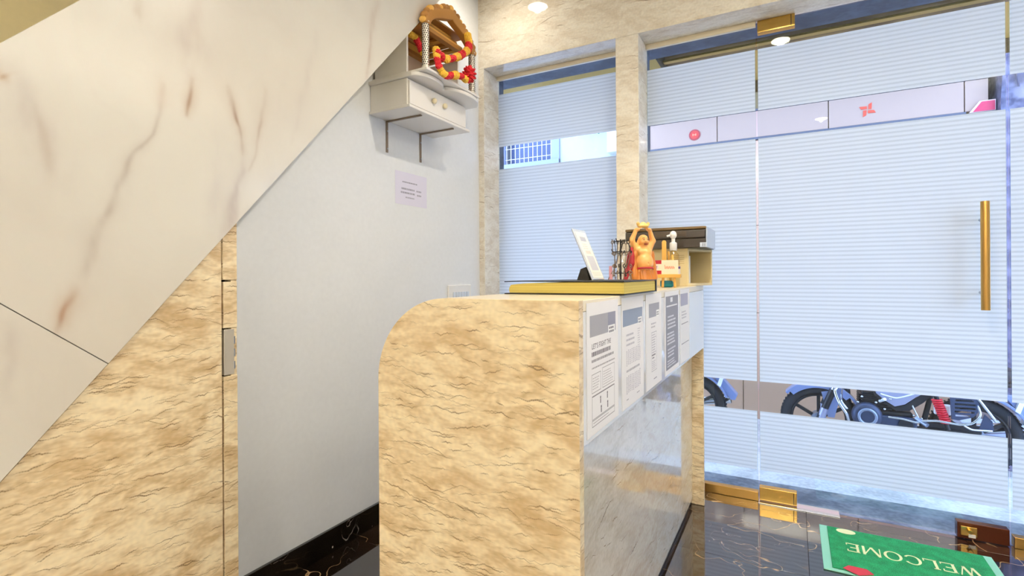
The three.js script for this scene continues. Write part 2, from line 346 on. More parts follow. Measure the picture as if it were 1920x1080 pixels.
{
  const w1 = structure('window_1', 'narrow fixed glass window with striped frosted film beside the white wall', 'window');
  pane(w1, -1.684, -0.841, 0.0, 2.425, 2.345);
  part('batten', bx(-1.683, -0.842, 2.42, HEAD, ZG + 0.006, ZG + 0.024, 0.001), M.cream, w1);
  const w2 = structure('window_2', 'fixed glass pane with striped frosted film between stone post and door', 'window');
  pane(w2, -0.717, -0.160, 0.01, 2.43, 2.313);
  part('batten', bx(-0.717, -0.160, 2.418, HEAD, ZG + 0.006, ZG + 0.024, 0.001), M.cream, w2);
  part('bottom_channel', bx(-0.717, -0.160, 0, 0.046, ZG - 0.02, ZG + 0.02, 0.003), M.goldBrushed, w2, 'brass floor channel');
  const w3 = structure('window_3', 'fixed glass pane with striped frosted film beyond the door handle', 'window');
  pane(w3, 0.806, 1.70, 0.01, 2.43, 2.313);
  part('bottom_channel', bx(0.812, 1.70, 0, 0.046, ZG - 0.02, ZG + 0.02, 0.003), M.goldBrushed, w3, 'brass floor channel');
  part('batten', bx(0.806, 1.70, 2.418, HEAD, ZG + 0.006, ZG + 0.024, 0.001), M.cream, w3);
}
{
  const d = structure('door_1', 'frameless glass door with striped frosted film and brass pull bar', 'door');
  pane(d, -0.155, 0.800, 0.014, 2.44, 2.313);
  const patch = (x0, x1, y0, y1, m, label) => part('patch_fitting', bx(x0, x1, y0, y1, ZG - 0.02, ZG + 0.02, 0.002), m, d, label);
  const tp = patch(-0.152, 0.016, 2.384, 2.445, M.gold, 'polished brass patch hinge');
  part('seam', bx(-0.002, 0.001, 2.388, 2.441, ZG + 0.0195, ZG + 0.0205, 0), M.black, tp);
  const bp = patch(-0.156, 0.012, 0.010, 0.074, M.gold, 'polished brass patch hinge');
  part('seam', bx(-0.004, -0.001, 0.014, 0.07, ZG + 0.0195, ZG + 0.0205, 0), M.black, bp);
  const lp = patch(0.625, 0.797, 0.004, 0.072, M.bronze, 'dark bronze patch lock');
  part('lock_plate', bx(0.635, 0.69, 0.02, 0.06, ZG + 0.02, ZG + 0.03, 0.002), M.gold, lp);
  part('lock_cylinder', rod([0.665, 0.043, ZG + 0.03], [0.665, 0.043, ZG + 0.045], 0.009), M.gold, lp);
  part('key_tag', bx(0.66, 0.684, 0.016, 0.03, ZG + 0.031, ZG + 0.034, 0.001), M.white, lp);
  const h = part('pull_handle', rod([0.712, 1.0, ZG + 0.07], [0.712, 1.458, ZG + 0.07], 0.0155, 0.0155, 28), M.goldBrushed, d, 'vertical brass pull bar');
  for (const y of [1.073, 1.385]) part('standoff', rod([0.712, y, ZG + 0.006], [0.712, y, ZG + 0.07], 0.007), M.steel, h);
  const h2 = part('pull_handle', rod([0.712, 1.0, ZG - 0.07], [0.712, 1.458, ZG - 0.07], 0.0155, 0.0155, 28), M.goldBrushed, d, 'vertical brass pull bar');
  for (const y of [1.073, 1.385]) part('standoff', rod([0.712, y, ZG - 0.006], [0.712, y, ZG - 0.07], 0.007), M.steel, h2);
}
solo('floor_spring_plate', bx(-0.16, 0.19, 0, 0.004, -2.965, -2.885, 0.001), M.chrome, 'bright steel floor plate under the lower brass door hinge', 'floor plate');

// ================================================================ STAIRCASE AND CUPBOARD UNDER IT
{
  const s = thing('staircase', 'steep staircase faced with white veined marble slabs rising to the ceiling', 'staircase');
  const zl = (y) => -(0.435 + (y - 0.736) / 1.115), zu = (y) => -(0.435 + (y - 0.91 - 0.736) / 1.115);
  const T = CEIL - 0.001, sa = [-0.629, L(-0.629)], sb = [-0.155, 1.334], e = 0.0012;
  part('marble_slab', sidePlate([[sa[0] - e, sa[1] + e], sb.map((q, i) => q + (i ? e : -e)), [zu(T), T], [zl(T), T]], STAIR_X, 0.02, 0.001), M.marbleWhite, s);
  part('marble_slab', sidePlate([sa, [zl(0.001), 0.001], [zu(0.001), 0.001], sb], STAIR_X, 0.02, 0.001), M.marbleWhite, s);
  part('stair_slab', sidePlate([[zl(0.03), 0.03], [zl(0.03) + 0.25, 0.03], [zl(T) + 0.25, T], [zl(T), T]], STAIR_X - 0.021, -XS - 1.475 + 0.0, 0), M.paintCream, s);
  for (let k = 0; k < 13; k++) { const y = 0.25 + k * 0.2, z = zl(y) + 0.19; part('step', bx(XS + 0.001, STAIR_X - 0.022, y - 0.02, y + 0.17, z - 0.14, z + 0.12, 0.006), M.marbleWhite, s); }
}
{
  const c = thing('under_stair_cupboard', 'beige stone-look triangular cupboard door under the marble staircase', 'cupboard');
  const X = STAIR_X - 0.012, zl = (y) => -(0.435 + (y - 0.736) / 1.115), g = 0.006;
  part('door', sidePlate([[-0.919, 0.02], [zl(0.02) - 0.01, 0.02], [-0.919, L(-0.919) - g]], X, 0.018, 0.001), M.laminate, c);
  part('jamb', sidePlate([[-0.966, 0.004], [-0.924, 0.004], [-0.924, 0.868], [-0.966, 0.868]], X + 0.001, 0.018, 0.001), M.laminate, c);
  part('jamb', sidePlate([[-0.966, 1.01], [-0.924, 1.01], [-0.924, 1.146], [-0.966, 1.146]], X + 0.001, 0.018, 0.001), M.laminate, c);
  part('jamb', sidePlate([[-0.966, 1.152], [-0.9225, 1.152], [-0.9225, L(-0.9225) - g], [-0.966, L(-0.966) - g]], X + 0.0015, 0.018, 0.001), M.laminate, c);
  const h = part('hinge', bx(X - 0.012, X + 0.0005, 0.872, 1.006, -0.957, -0.926, 0.001), std({ color: '#d9d2c6', metalness: 0.5, roughness: 0.35 }), c, 'pale metal hinge leaf');
  for (const y of [0.888, 0.925, 0.962]) part('knuckle', rod([X - 0.001, y, -0.9575], [X - 0.001, y + 0.022, -0.9575], 0.003), M.steel, h);
  part('backing', sidePlate([[-0.965, 0.002], [0.2, 0.002], [-0.965, L(-0.965) - 0.02]], X - 0.03, 0.02), M.gap, c);
  part('return_panel', bx(WX - 0.05, X - 0.001, 0.002, L(-0.966) - 0.02, -0.966, -0.948, 0.001), M.laminate, c);
}

// ================================================================ RECEPTION DESK
const DZ0 = -1.02, DX0 = -0.954, DX1 = -0.395, DH = 1.105, DZ1 = -2.742;
{
  const d = thing('reception_desk', 'beige stone-look reception desk with rounded end panel and glossy front', 'desk');
  const sh = new THREE.Shape(), r = 0.215; sh.moveTo(DX0, 0.002); sh.lineTo(DX1, 0.002); sh.lineTo(DX1, DH); sh.lineTo(DX0 + r, DH); sh.absarc(DX0 + r, DH - r, r, Math.PI / 2, Math.PI, false); sh.lineTo(DX0, 0.002);
  part('end_panel', boxUV(plate(sh, 0.025, 0.0012).translate(0, 0, DZ0 - 0.025), 0.31, 0.42), M.laminate, d);
  part('end_panel', bx(DX0, DX1, 0.002, 0.789, DZ1, DZ1 + 0.02, 0.0012), M.laminate, d);
  part('counter_top', bx(DX0 + 0.2, DX1 - 0.0005, DH - 0.025, DH, DZ1, DZ0 - 0.0255, 0.002), M.cream, d);
  part('fascia', bx(DX1 - 0.018, DX1, 0.79, DH - 0.0255, DZ1, DZ0 - 0.0255, 0.0015), M.fascia, d, 'glossy pale front band');
  part('fascia_underside', bx(-0.452, DX1 - 0.0185, 0.79, 0.81, DZ1 + 0.001, DZ0 - 0.026, 0.001), M.laminate, d);
  part('front_panel', bx(-0.47, -0.45, 0.03, 0.789, DZ1 + 0.0205, DZ0 - 0.0255, 0.001, 0.4, 0.13), M.laminateGloss, d, 'glossy grey-beige stone-look front');
  part('skirting', bx(-0.475, -0.456, 0.001, 0.0295, DZ1 + 0.021, DZ0 - 0.026, 0.001), M.black, d);
  part('work_top', bx(DX0 + 0.02, -0.471, 0.72, 0.745, DZ1 + 0.021, DZ0 - 0.026, 0.002), M.laminate, d);
}

// ================================================================ DOWNLIGHTS
LAMPS.forEach(([x, z, power], i) => {
  const t = thing('downlight', ['small round ceiling downlight above the shrine shelf', 'small round ceiling downlight over the middle of the desk', 'small round ceiling downlight behind the standing place', 'small round ceiling downlight near the right wall', 'small round ceiling downlight at the back on the stair side', 'small round ceiling downlight at the back on the door side'][i], 'lamp', [x, CEIL, z]);
  part('rim', lathe([[0.062, -0.001], [0.088, -0.001], [0.09, -0.006], [0.084, -0.012], [0.064, -0.008], [0.062, -0.001]], 32), M.white, t);
  part('light_disc', new THREE.CylinderGeometry(0.063, 0.063, 0.003, 32).translate(0, -0.003, 0), std({ color: '#ffffff', emissive: LAMP_COLOR, emissiveIntensity: 30, roughness: 0.6 }), t);
  const l = new THREE.SpotLight(LAMP_COLOR, power, 0, 1.35, 0.7, 2); l.shadow.radius = 1.2; l.castShadow = true; l.position.set(x, CEIL - 0.02, z); l.target.position.set(x, 0, z); scene.add(l, l.target);
});

// ================================================================ SHRINE SHELF ON THE WHITE WALL
{
  const s = thing('shrine_shelf', 'white wall shelf box with one drawer and scalloped top under the stairs', 'shelf');
  const z0 = -1.80, z1 = -2.255, xf = -1.49;
  part('bottom_plate', bx(WX + 0.001, xf + 0.01, 1.908, 1.921, z1 - 0.02, z0 + 0.01, 0.003), M.shelfWhite, s);
  part('body', bx(WX + 0.001, xf - 0.012, 1.921, 2.042, z1, z0, 0.003), M.shelfWhite, s);
  const dr = part('drawer_front', bx(xf - 0.012, xf, 1.927, 2.032, z1 + 0.004, z0 - 0.004, 0.002), M.shelfWhite, s);
  for (const z of [-1.973, -2.058]) part('knob', new THREE.SphereGeometry(0.0135, 20, 14).scale(0.8, 1, 1).translate(xf + 0.009, 1.985, z), std({ color: '#efe2bd', roughness: 0.3 }), dr);
  const o = new THREE.Shape(); // outline in (x, -z): two lobes towards the room
  o.moveTo(WX + 0.001, -z0 - 0.012); o.lineTo(xf + 0.02, -z0 - 0.012); o.bezierCurveTo(xf + 0.085, -z0 + 0.0, xf + 0.09, 1.96, xf + 0.035, 2.005); o.lineTo(xf + 0.035, 2.015);
  o.bezierCurveTo(xf + 0.10, 2.03, xf + 0.125, 2.24, xf + 0.03, 2.31); o.lineTo(WX + 0.001, 2.31); o.lineTo(WX + 0.001, -z0 - 0.012);
  part('scalloped_top', boxUV(plate(o, 0.018, 0.004).rotateX(-Math.PI / 2).translate(0, 2.0425, 0)), M.shelfWhite, s);
  for (const z of [-1.91, -2.166]) {
    const b = part('bracket', merge([bx(WX, WX + 0.004, 1.757, 1.908, z - 0.007, z + 0.007, 0.001), bx(WX + 0.004, xf - 0.02, 1.902, 1.9075, z - 0.006, z + 0.006, 0.001)]), M.brownMetal, s);
    for (const y of [1.775, 1.86]) part('screw', new THREE.SphereGeometry(0.004, 10, 8).translate(WX + 0.005, y, z), M.steel, b);
  }
}
const SHY = 2.0615;
{
  const s = thing('home_shrine', 'small white home shrine with silver pillars and carved brown arch', 'shrine');
  const z0 = -1.825, z1 = -2.215, xf = -1.425;
  part('base', bx(WX + 0.006, xf + 0.03, SHY, SHY + 0.012, z1 - 0.02, z0 + 0.02, 0.003), M.shelfWhite, s);
  part('back_panel', bx(WX + 0.006, WX + 0.02, SHY + 0.012, 2.30, z1, z0, 0.002), std({ color: '#e9d2b4', roughness: 0.5 }), s);
  // side panels with a round hole, stopping short of the front
  for (const z of [z0, z1 - 0.012]) {
    const p = new THREE.Shape([[WX + 0.02, SHY + 0.012], [-1.515, SHY + 0.012], [-1.515, 2.27], [WX + 0.02, 2.27]].map((q) => new THREE.Vector2(...q)));
    p.holes.push(new THREE.Path().absarc(-1.635, 2.13, 0.017, 0, 7));
    part('side_panel', plate(p, 0.012, 0.001).translate(0, 0, z), M.shelfWhite, s);
  }
  for (const z of [z0 - 0.01, z1 + 0.005]) {
    const p = part('pillar', lathe([[0.0, 0], [0.02, 0], [0.02, 0.01], [0.0155, 0.014], [0.0155, 0.206], [0.019, 0.21], [0.017, 0.222], [0.0, 0.224]], 24).translate(xf, SHY + 0.012, z), std({ color: '#d9d3c6', metalness: 0.5, roughness: 0.4 }), s, 'studded silver pillar');
    const dots = [];
    for (let r = 0; r < 20; r++) for (let k = 0; k < 10; k++) { const a = (k + (r % 2) * 0.5) * Math.PI / 5; dots.push(new THREE.SphereGeometry(0.0027, 6, 4).translate(xf + 0.0155 * Math.cos(a), SHY + 0.033 + r * 0.0098, z + 0.0155 * Math.sin(a))); }
    part('studs', merge(dots), M.black, p);
  }
  // arch board with a rounded opening, carved knobs along its back
  const zc = (z0 + z1) / 2, hw = 0.205, a = new THREE.Shape();
  a.moveTo(-hw, 2.275); a.bezierCurveTo(-hw, 2.36, -0.08, 2.385, 0, 2.42); a.bezierCurveTo(0.08, 2.385, hw, 2.36, hw, 2.275); a.lineTo(hw - 0.035, 2.275); a.bezierCurveTo(hw - 0.05, 2.33, 0.06, 2.345, 0, 2.37); a.bezierCurveTo(-0.06, 2.345, -hw + 0.05, 2.33, -hw + 0.035, 2.275); a.lineTo(-hw, 2.275);
  const ab = part('arch', plate(a, 0.035, 0.004).rotateY(-Math.PI / 2).translate(xf + 0.018, 0, zc), M.wood, s, 'carved brown wooden arch');
  const spine = new THREE.CatmullRomCurve3([[-hw, 2.29], [-0.17, 2.345], [-0.09, 2.39], [0, 2.425], [0.09, 2.39], [0.17, 2.345], [hw, 2.29]].map(([z, y]) => V(xf, y, zc + z)));
  spine.getSpacedPoints(18).forEach((p, i) => part('carved_knob', new THREE.DodecahedronGeometry(0.015 + 0.003 * (i % 2), 1).scale(1.2, 1, 0.9).translate(p.x, p.y, p.z), i % 3 ? M.wood : M.woodLight, ab));
  // stepped wooden roof seen from below
  for (let k = 0; k < 4; k++) {
    const i = 0.028 * k, y = 2.275 + k * 0.019, x0 = WX + 0.02 + i * 0.7, x1 = xf - 0.022 - i * 0.5, za = z0 - 0.005 - i, zb = z1 + 0.005 + i, t = 0.03, m = k % 2 ? M.woodLight : M.wood;
    part('roof_step', merge([bx(x0, x1, y, y + 0.018, za - t, za, 0.002), bx(x0, x1, y, y + 0.018, zb, zb + t, 0.002), bx(x0, x0 + t, y, y + 0.018, zb + t, za - t, 0.002), bx(x1 - t, x1, y, y + 0.018, zb + t, za - t, 0.002)]), m, s);
  }
  part('roof_cap', bx(WX + 0.03, xf - 0.03, 2.352, 2.362, z1 + 0.03, z0 - 0.03, 0.002), M.wood, s);
  part('roof_back', bx(WX + 0.006, WX + 0.02, 2.3005, 2.362, z1 + 0.03, z0 - 0.03, 0.002), M.wood, s);
}
const FLOWER = { red: std({ color: '#d8202a', roughness: 0.7 }), yellow: std({ color: '#f0bd3c', roughness: 0.7 }) };
const blossomGeo = [0, 1].map((v) => {
  const g = new THREE.IcosahedronGeometry(1, 3), p = g.attributes.position;
  for (let i = 0; i < p.count; i++) { const a = Math.atan2(p.getZ(i), p.getX(i)), e = 1 + 0.12 * Math.sin(a * 9 + v) * Math.sin(p.getY(i) * 8 + v * 2); p.setXYZ(i, p.getX(i) * e, p.getY(i) * e * 0.8, p.getZ(i) * e); }
  g.computeVertexNormals(); return g;
});
function garland(label, pts, r, step, run) {
  const t = thing('flower_garland', label, 'garland'), c = new THREE.CatmullRomCurve3(pts.map((p) => V(...p))), n = Math.round(c.getLength() / step);
  part('string', new THREE.TubeGeometry(c, 40, 0.0015, 5), M.white, t);
  c.getSpacedPoints(n).forEach((p, i) => {
    const b = part('blossom', blossomGeo[i % 2], Math.floor(i / run) % 2 ? FLOWER.red : FLOWER.yellow, t);
    b.position.copy(p); b.scale.setScalar(r * rr(0.9, 1.12)); b.rotation.set(rr(0, 6), rr(0, 6), rr(0, 6));
  });
}
const pp = (x, u, v) => { const [z, y] = onPlaneX(u, v, x); return [x, y, z]; };
garland('red and yellow flower garland hanging from the shrine arch', [pp(-1.395, 877, 66), pp(-1.39, 879, 88), pp(-1.387, 868, 101), pp(-1.387, 850, 109), pp(-1.387, 834, 110), pp(-1.387, 820, 100)], 0.019, 0.0155, 3);
garland('red and yellow flower garland lying on the shrine base', [pp(-1.39, 818, 94), pp(-1.385, 820, 112), pp(-1.383, 826, 130), pp(-1.375, 836, 141), pp(-1.372, 850, 141), pp(-1.372, 864, 143), pp(-1.372, 874, 150)], 0.0175, 0.0145, 3);
garland('yellow and orange flower garland draped behind the silver pillar', [pp(-1.52, 766, 62), pp(-1.52, 778, 70), pp(-1.515, 786, 84), pp(-1.51, 792, 98)], 0.017, 0.014, 4);
{
  const [x, y, z] = pp(-1.366, 880, 139), t = thing('red_flower_bunch', 'round bunch of crimson flowers at the end of the scalloped shelf', 'flowers', [x, y, z]);
  part('heart', new THREE.SphereGeometry(0.022, 16, 12), FLOWER.red, t);
  for (let i = 0; i < 26; i++) { const a = i * 2.4, h = 1 - 2 * (i + 0.5) / 26, q = Math.sqrt(1 - h * h), b = part('petal', blossomGeo[i % 2], FLOWER.red, t); b.position.set(Math.cos(a) * q * 0.024, h * 0.03, Math.sin(a) * q * 0.024); b.scale.set(0.013, 0.006, 0.013); b.lookAt(x * 1 + b.position.x * 9, y + b.position.y * 9, z + b.position.z * 9); }
}

// ================================================================ PRINTED PAPERS
const bars = (ctx, x, y, w, h, n, gap, tone, jitter = 0.3) => { for (let k = 0; k < n; k++) { let q = x; const end = x + w * (1 - jitter * rnd()); ctx.fillStyle = tone; while (q < end) { const l = rr(4, 16); ctx.fillRect(q, y + k * gap, Math.min(l, end - q), h); q += l + 3; } } };
const PW = 320, PH = 448;
const NOTICES = [
  ['white notice with grey band and box of small figures', (c) => {
    c.fillStyle = '#a5a4ad'; c.fillRect(28, 44, 262, 72); c.fillStyle = '#8f90a4'; c.fillRect(205, 44, 85, 72); c.fillStyle = '#fff'; c.fillRect(208, 92, 74, 30); bars(c, 216, 98, 58, 8, 2, 13, '#777480', 0.1);
    c.fillStyle = '#6f6a72'; c.font = 'bold 25px sans-serif'; c.fillText("LET'S FIGHT THE", 44, 158); bars(c, 44, 168, 190, 15, 1, 1, '#77727a', 0); bars(c, 44, 194, 222, 9, 1, 1, '#8a868c', 0); bars(c, 44, 220, 236, 5, 1, 1, '#9a969c', 0);
    c.strokeStyle = '#8d8990'; c.lineWidth = 2; c.strokeRect(44, 244, 84, 62); c.strokeRect(146, 236, 128, 70); bars(c, 52, 256, 66, 3, 5, 9, '#bbb6bb'); bars(c, 154, 250, 108, 3, 6, 9, '#bbb6bb');
    c.lineWidth = 4; c.strokeStyle = '#77737c'; c.beginPath(); c.moveTo(46, 318); c.lineTo(272, 318); c.stroke(); c.lineWidth = 2; c.strokeRect(46, 318, 226, 78);
    c.fillStyle = '#5c5860'; for (const [x, y] of [[125, 342], [195, 340], [132, 376], [198, 374]]) { c.beginPath(); c.arc(x, y - 7, 5, 0, 7); c.fill(); c.fillRect(x - 4, y - 2, 8, 15); } c.strokeRect(46, 400, 226, 20); bars(c, 56, 408, 170, 3, 1, 1, '#a9a4aa');
  }],
  ['white notice with blue grey band and dense pale columns', (c) => {
    c.fillStyle = '#8f9bb4'; c.fillRect(14, 50, 290, 66); c.fillStyle = '#fff'; c.fillRect(232, 92, 64, 30); bars(c, 240, 98, 46, 8, 2, 12, '#7c8296', 0.1);
    bars(c, 60, 150, 140, 8, 3, 20, '#b6b3c0'); bars(c, 226, 140, 40, 4, 8, 10, '#c6c3ce'); for (let k = 0; k < 9; k++) bars(c, 60 + k * 24, 212 + rr(0, 8), 16, 6, 8, 8, '#c2bfca'); bars(c, 60, 296, 200, 9, 1, 1, '#9c99a6', 0.1); for (let k = 0; k < 9; k++) bars(c, 60 + k * 24, 318 + rr(0, 8), 16, 6, 9, 8, '#bdbac6'); bars(c, 60, 414, 36, 4, 1, 1, '#8f8c98'); bars(c, 210, 414, 50, 4, 1, 1, '#8f8c98');
  }],
  ['white notice with short grey band and one narrow column', (c) => {
    c.fillStyle = '#a3a3b0'; c.fillRect(56, 46, 214, 66); c.fillStyle = '#fff'; c.fillRect(206, 82, 60, 32); bars(c, 214, 90, 44, 7, 2, 11, '#84838f', 0.1);
    bars(c, 100, 140, 110, 7, 2, 16, '#b4b1bc'); c.strokeStyle = '#b2afba'; c.lineWidth = 3; c.strokeRect(106, 186, 104, 186); bars(c, 114, 196, 88, 5, 8, 12, '#b9b6c2'); c.fillStyle = '#7d7a86'; c.fillRect(110, 292, 74, 7); c.fillRect(118, 306, 40, 6); bars(c, 114, 324, 88, 4, 5, 9, '#c0bdc8'); bars(c, 150, 410, 60, 5, 1, 1, '#7d7a86', 0);
  }],
  ['dark grey notice with white lettering', (c) => {
    c.fillStyle = '#8d8d9c'; c.fillRect(22, 26, 276, 396); c.fillStyle = '#eeeef4'; c.fillRect(120, 34, 50, 26); c.fillRect(36, 76, 240, 8); bars(c, 60, 134, 180, 9, 4, 20, '#e8e8f0'); bars(c, 50, 226, 190, 9, 4, 18, '#e8e8f0'); bars(c, 60, 312, 170, 9, 3, 18, '#e8e8f0'); bars(c, 50, 374, 200, 8, 3, 14, '#dfdfe8');
  }],
  ['white notice with lilac band beside the dark one', (c) => {
    c.fillStyle = '#a9a8c0'; c.fillRect(14, 26, 250, 74); bars(c, 50, 134, 190, 8, 3, 18, '#b7b4c0'); c.fillStyle = '#8f8c98'; c.fillRect(40, 208, 230, 5); c.fillRect(40, 330, 250, 5);
  }],
];
[[-1.063, -1.293], [-1.325, -1.548], [-1.578, -1.79], [-1.842, -2.098], [-2.124, -2.33]].forEach(([za, zb], i) => {
  const t = canvasTex(PW, PH, (c) => { c.fillStyle = '#f3f1f4'; c.fillRect(0, 0, PW, PH); NOTICES[i][1](c); });
  const w = za - zb, h = 0.297, g = new THREE.BoxGeometry(w, h, 0.0008);
  const m = solo('printed_notice', g.rotateY(Math.PI / 2), [std({ map: t, roughness: 0.55 }), M.paper, M.paper, M.paper, M.paper, M.paper], NOTICES[i][0] + ' on the desk front', 'notice', 'printed notices on the desk front');
  // the printed face is the one towards the room (+x after the turn lies in slot 4 of the box)
  m.material = [M.paper, M.paper, M.paper, M.paper, std({ map: t, roughness: 0.55 }), M.paper];
  m.position.set(DX1 + 0.0006, 0.949, (za + zb) / 2);
});
{
  const t = canvasTex(320, 220, (c) => { c.fillStyle = '#e6e2f2'; c.fillRect(0, 0, 320, 220); bars(c, 70, 62, 150, 9, 1, 1, '#9b97a6', 0); bars(c, 60, 106, 130, 12, 1, 1, '#9d99a8', 0); bars(c, 210, 108, 50, 11, 1, 1, '#a5a1b0', 0); bars(c, 54, 132, 140, 12, 1, 1, '#9d99a8', 0); bars(c, 216, 136, 46, 11, 1, 1, '#a5a1b0', 0); bars(c, 100, 164, 90, 9, 1, 1, '#aba7b6', 0); });
  const g = new THREE.BoxGeometry(0.25, 0.165, 0.0008).rotateY(Math.PI / 2);
  const m = solo('wall_notice', g, [M.paper, M.paper, M.paper, M.paper, std({ map: t, roughness: 0.6 }), M.paper], 'small lilac printed sheet taped to the white wall below the shelf', 'notice');
  m.position.set(WX + 0.0006, 1.602, -2.092);
}
{
  const s = thing('switch_board', 'white electrical switch plate on the white wall behind the desk', 'switch', [WX, 1.035, -2.515]);
  part('plate', bx(0, 0.012, -0.07, 0.07, -0.115, 0.115, 0.004), M.white, s);
  for (let k = 0; k < 6; k++) part('rocker', bx(0.012, 0.017, -0.03, 0.03, 0.055 - k * 0.028, 0.077 - k * 0.028, 0.002), std({ color: '#d5dde8', roughness: 0.4 }), s);
}

// ================================================================ ON THE DESK
{
  const b = thing('ledger_book', 'thick black covered ledger with yellow page edges on the counter', 'book', [0, DH, 0]);
  const x0 = -0.735, x1 = -0.385, z0 = -1.32, z1 = -1.68, h = 0.037;
  const pages = new THREE.Shape(); pages.moveTo(x0 + 0.008, 0.004); pages.lineTo(x1 - 0.002, 0.004); pages.lineTo(x1 - 0.002, h - 0.003); pages.bezierCurveTo(x0 + 0.12, h - 0.002, x0 + 0.06, h - 0.004, x0 + 0.012, h - 0.010); pages.quadraticCurveTo(x0 + 0.002, 0.016, x0 + 0.008, 0.004);
  const pageMat = std({ map: canvasTex(64, 256, (c) => { c.fillStyle = '#cdb85e'; c.fillRect(0, 0, 64, 256); for (let y = 0; y < 256; y += 3) { c.fillStyle = `rgba(${rnd() < 0.5 ? '150,128,40' : '240,224,130'},${rr(0.1, 0.4)})`; c.fillRect(0, y, 64, 2); } }, 0.04), roughness: 0.7 });
  part('pages', boxUV(plate(pages, 0.352, 0.0005).translate(0, 0, z1 + 0.004)), pageMat, b);
  const cover = (y) => new THREE.CatmullRomCurve3([V(x0 - 0.006, y - (y > 0.02 ? 0.001 : 0), 0), V(x0 + 0.05, y + 0.0006, 0), V(x0 + 0.14, y, 0), V(x1, y, 0)]);
  for (const y of [0.0015, h]) {
    const c = cover(y).getPoints(24), s = new THREE.Shape([...c.map((p) => new THREE.Vector2(p.x, p.y + 0.0014)), ...c.reverse().map((p) => new THREE.Vector2(p.x, p.y - 0.0014))]);
    part('cover', plate(s, z0 - z1 + 0.006).translate(0, 0, z1 - 0.003), M.black, b, 'black board cover');
  }
  part('spine', bx(x1 - 0.004, x1 + 0.001, 0.001, h + 0.001, z1 - 0.003, z1 + 0.012, 0.001), M.black, b);
}
{
  const s = thing('tent_card', 'slim leaning acrylic card holder on top of the ledger', 'card holder', [-0.535, DH + 0.0388, -1.552]);
  const lean = new THREE.Group(); lean.name = 'holder'; s.add(lean); lean.rotation.z = 0.40;
  const t = canvasTex(128, 256, (c) => { c.fillStyle = '#efece2'; c.fillRect(0, 0, 128, 256); c.fillStyle = '#b9bac4'; c.fillRect(30, 26, 70, 26); bars(c, 30, 66, 70, 5, 3, 12, '#cfcbbf'); c.fillStyle = '#d8cfc2'; c.fillRect(34, 104, 62, 18); c.fillStyle = '#c9c9cf'; c.fillRect(22, 134, 86, 80); c.fillStyle = '#dfe0d2'; c.fillRect(10, 222, 108, 26); });
  part('acrylic_sheet', bx(-0.0025, 0.0025, 0, 0.173, -0.054, 0.054, 0.001), phys({ color: '#cfd6e2', roughness: 0.1, clearcoat: 1 }), lean);
  const f = part('printed_card', new THREE.BoxGeometry(0.092, 0.158, 0.001).rotateY(Math.PI / 2).translate(0.0032, 0.084, 0), [M.paper, M.paper, M.paper, M.paper, std({ map: t, roughness: 0.4 }), M.paper], lean);
  part('foot', plate([[-0.012, 0], [-0.052, 0], [-0.04, 0.034], [-0.022, 0.04]], 0.1).translate(0, 0, -0.05), M.black, s, 'black foot block');
}
{
  const k = thing('key_stand', 'dark wire stand crowded with hanging metal keys beside the golden statue', 'key stand', [-0.53, DH, -1.775]);
  part('base', lathe([[0, 0], [0.03, 0], [0.03, 0.006], [0.006, 0.012], [0, 0.012]], 20), M.black, k);
  part('post', rod([0, 0.01, 0], [0, 0.178, 0], 0.0028), M.black, k);
  for (const [y, a] of [[0.172, 0.2], [0.172, 1.75], [0.13, 0.9], [0.135, 2.4], [0.06, 0.4]]) part('arm', tube([[-0.034 * Math.cos(a), y + 0.008, -0.034 * Math.sin(a)], [-0.03 * Math.cos(a), y, -0.03 * Math.sin(a)], [0, y, 0], [0.03 * Math.cos(a), y, 0.03 * Math.sin(a)], [0.034 * Math.cos(a), y + 0.008, 0.034 * Math.sin(a)]], 0.0017, 20, 6), M.black, k);
  for (let i = 0; i < 26; i++) {
    const a = i * 1.13, r = rr(0.016, 0.036), y = [0.168, 0.128, 0.085, 0.062][i % 4], l = rr(0.034, 0.052), x = Math.cos(a) * r, z = Math.sin(a) * r;
    const key = part('key', merge([new THREE.TorusGeometry(0.0058, 0.0017, 6, 14), bx(-0.0014, 0.0014, -l, -0.005, -0.0009, 0.0009, 0), bx(0, 0.005, -l + 0.002, -l + 0.008, -0.0009, 0.0009, 0)]), i % 3 ? M.brownMetal : i % 2 ? M.steel : M.black, k);
    key.position.set(x, y, z); key.rotation.set(rr(-0.4, 0.4), rr(0, 3), rr(-0.35, 0.35));
  }
  part('tag', bx(-0.036, -0.024, 0.032, 0.085, 0.018, 0.021, 0.002), std({ color: '#e6a6b4', roughness: 0.5 }), k, 'pink plastic key tag');
}
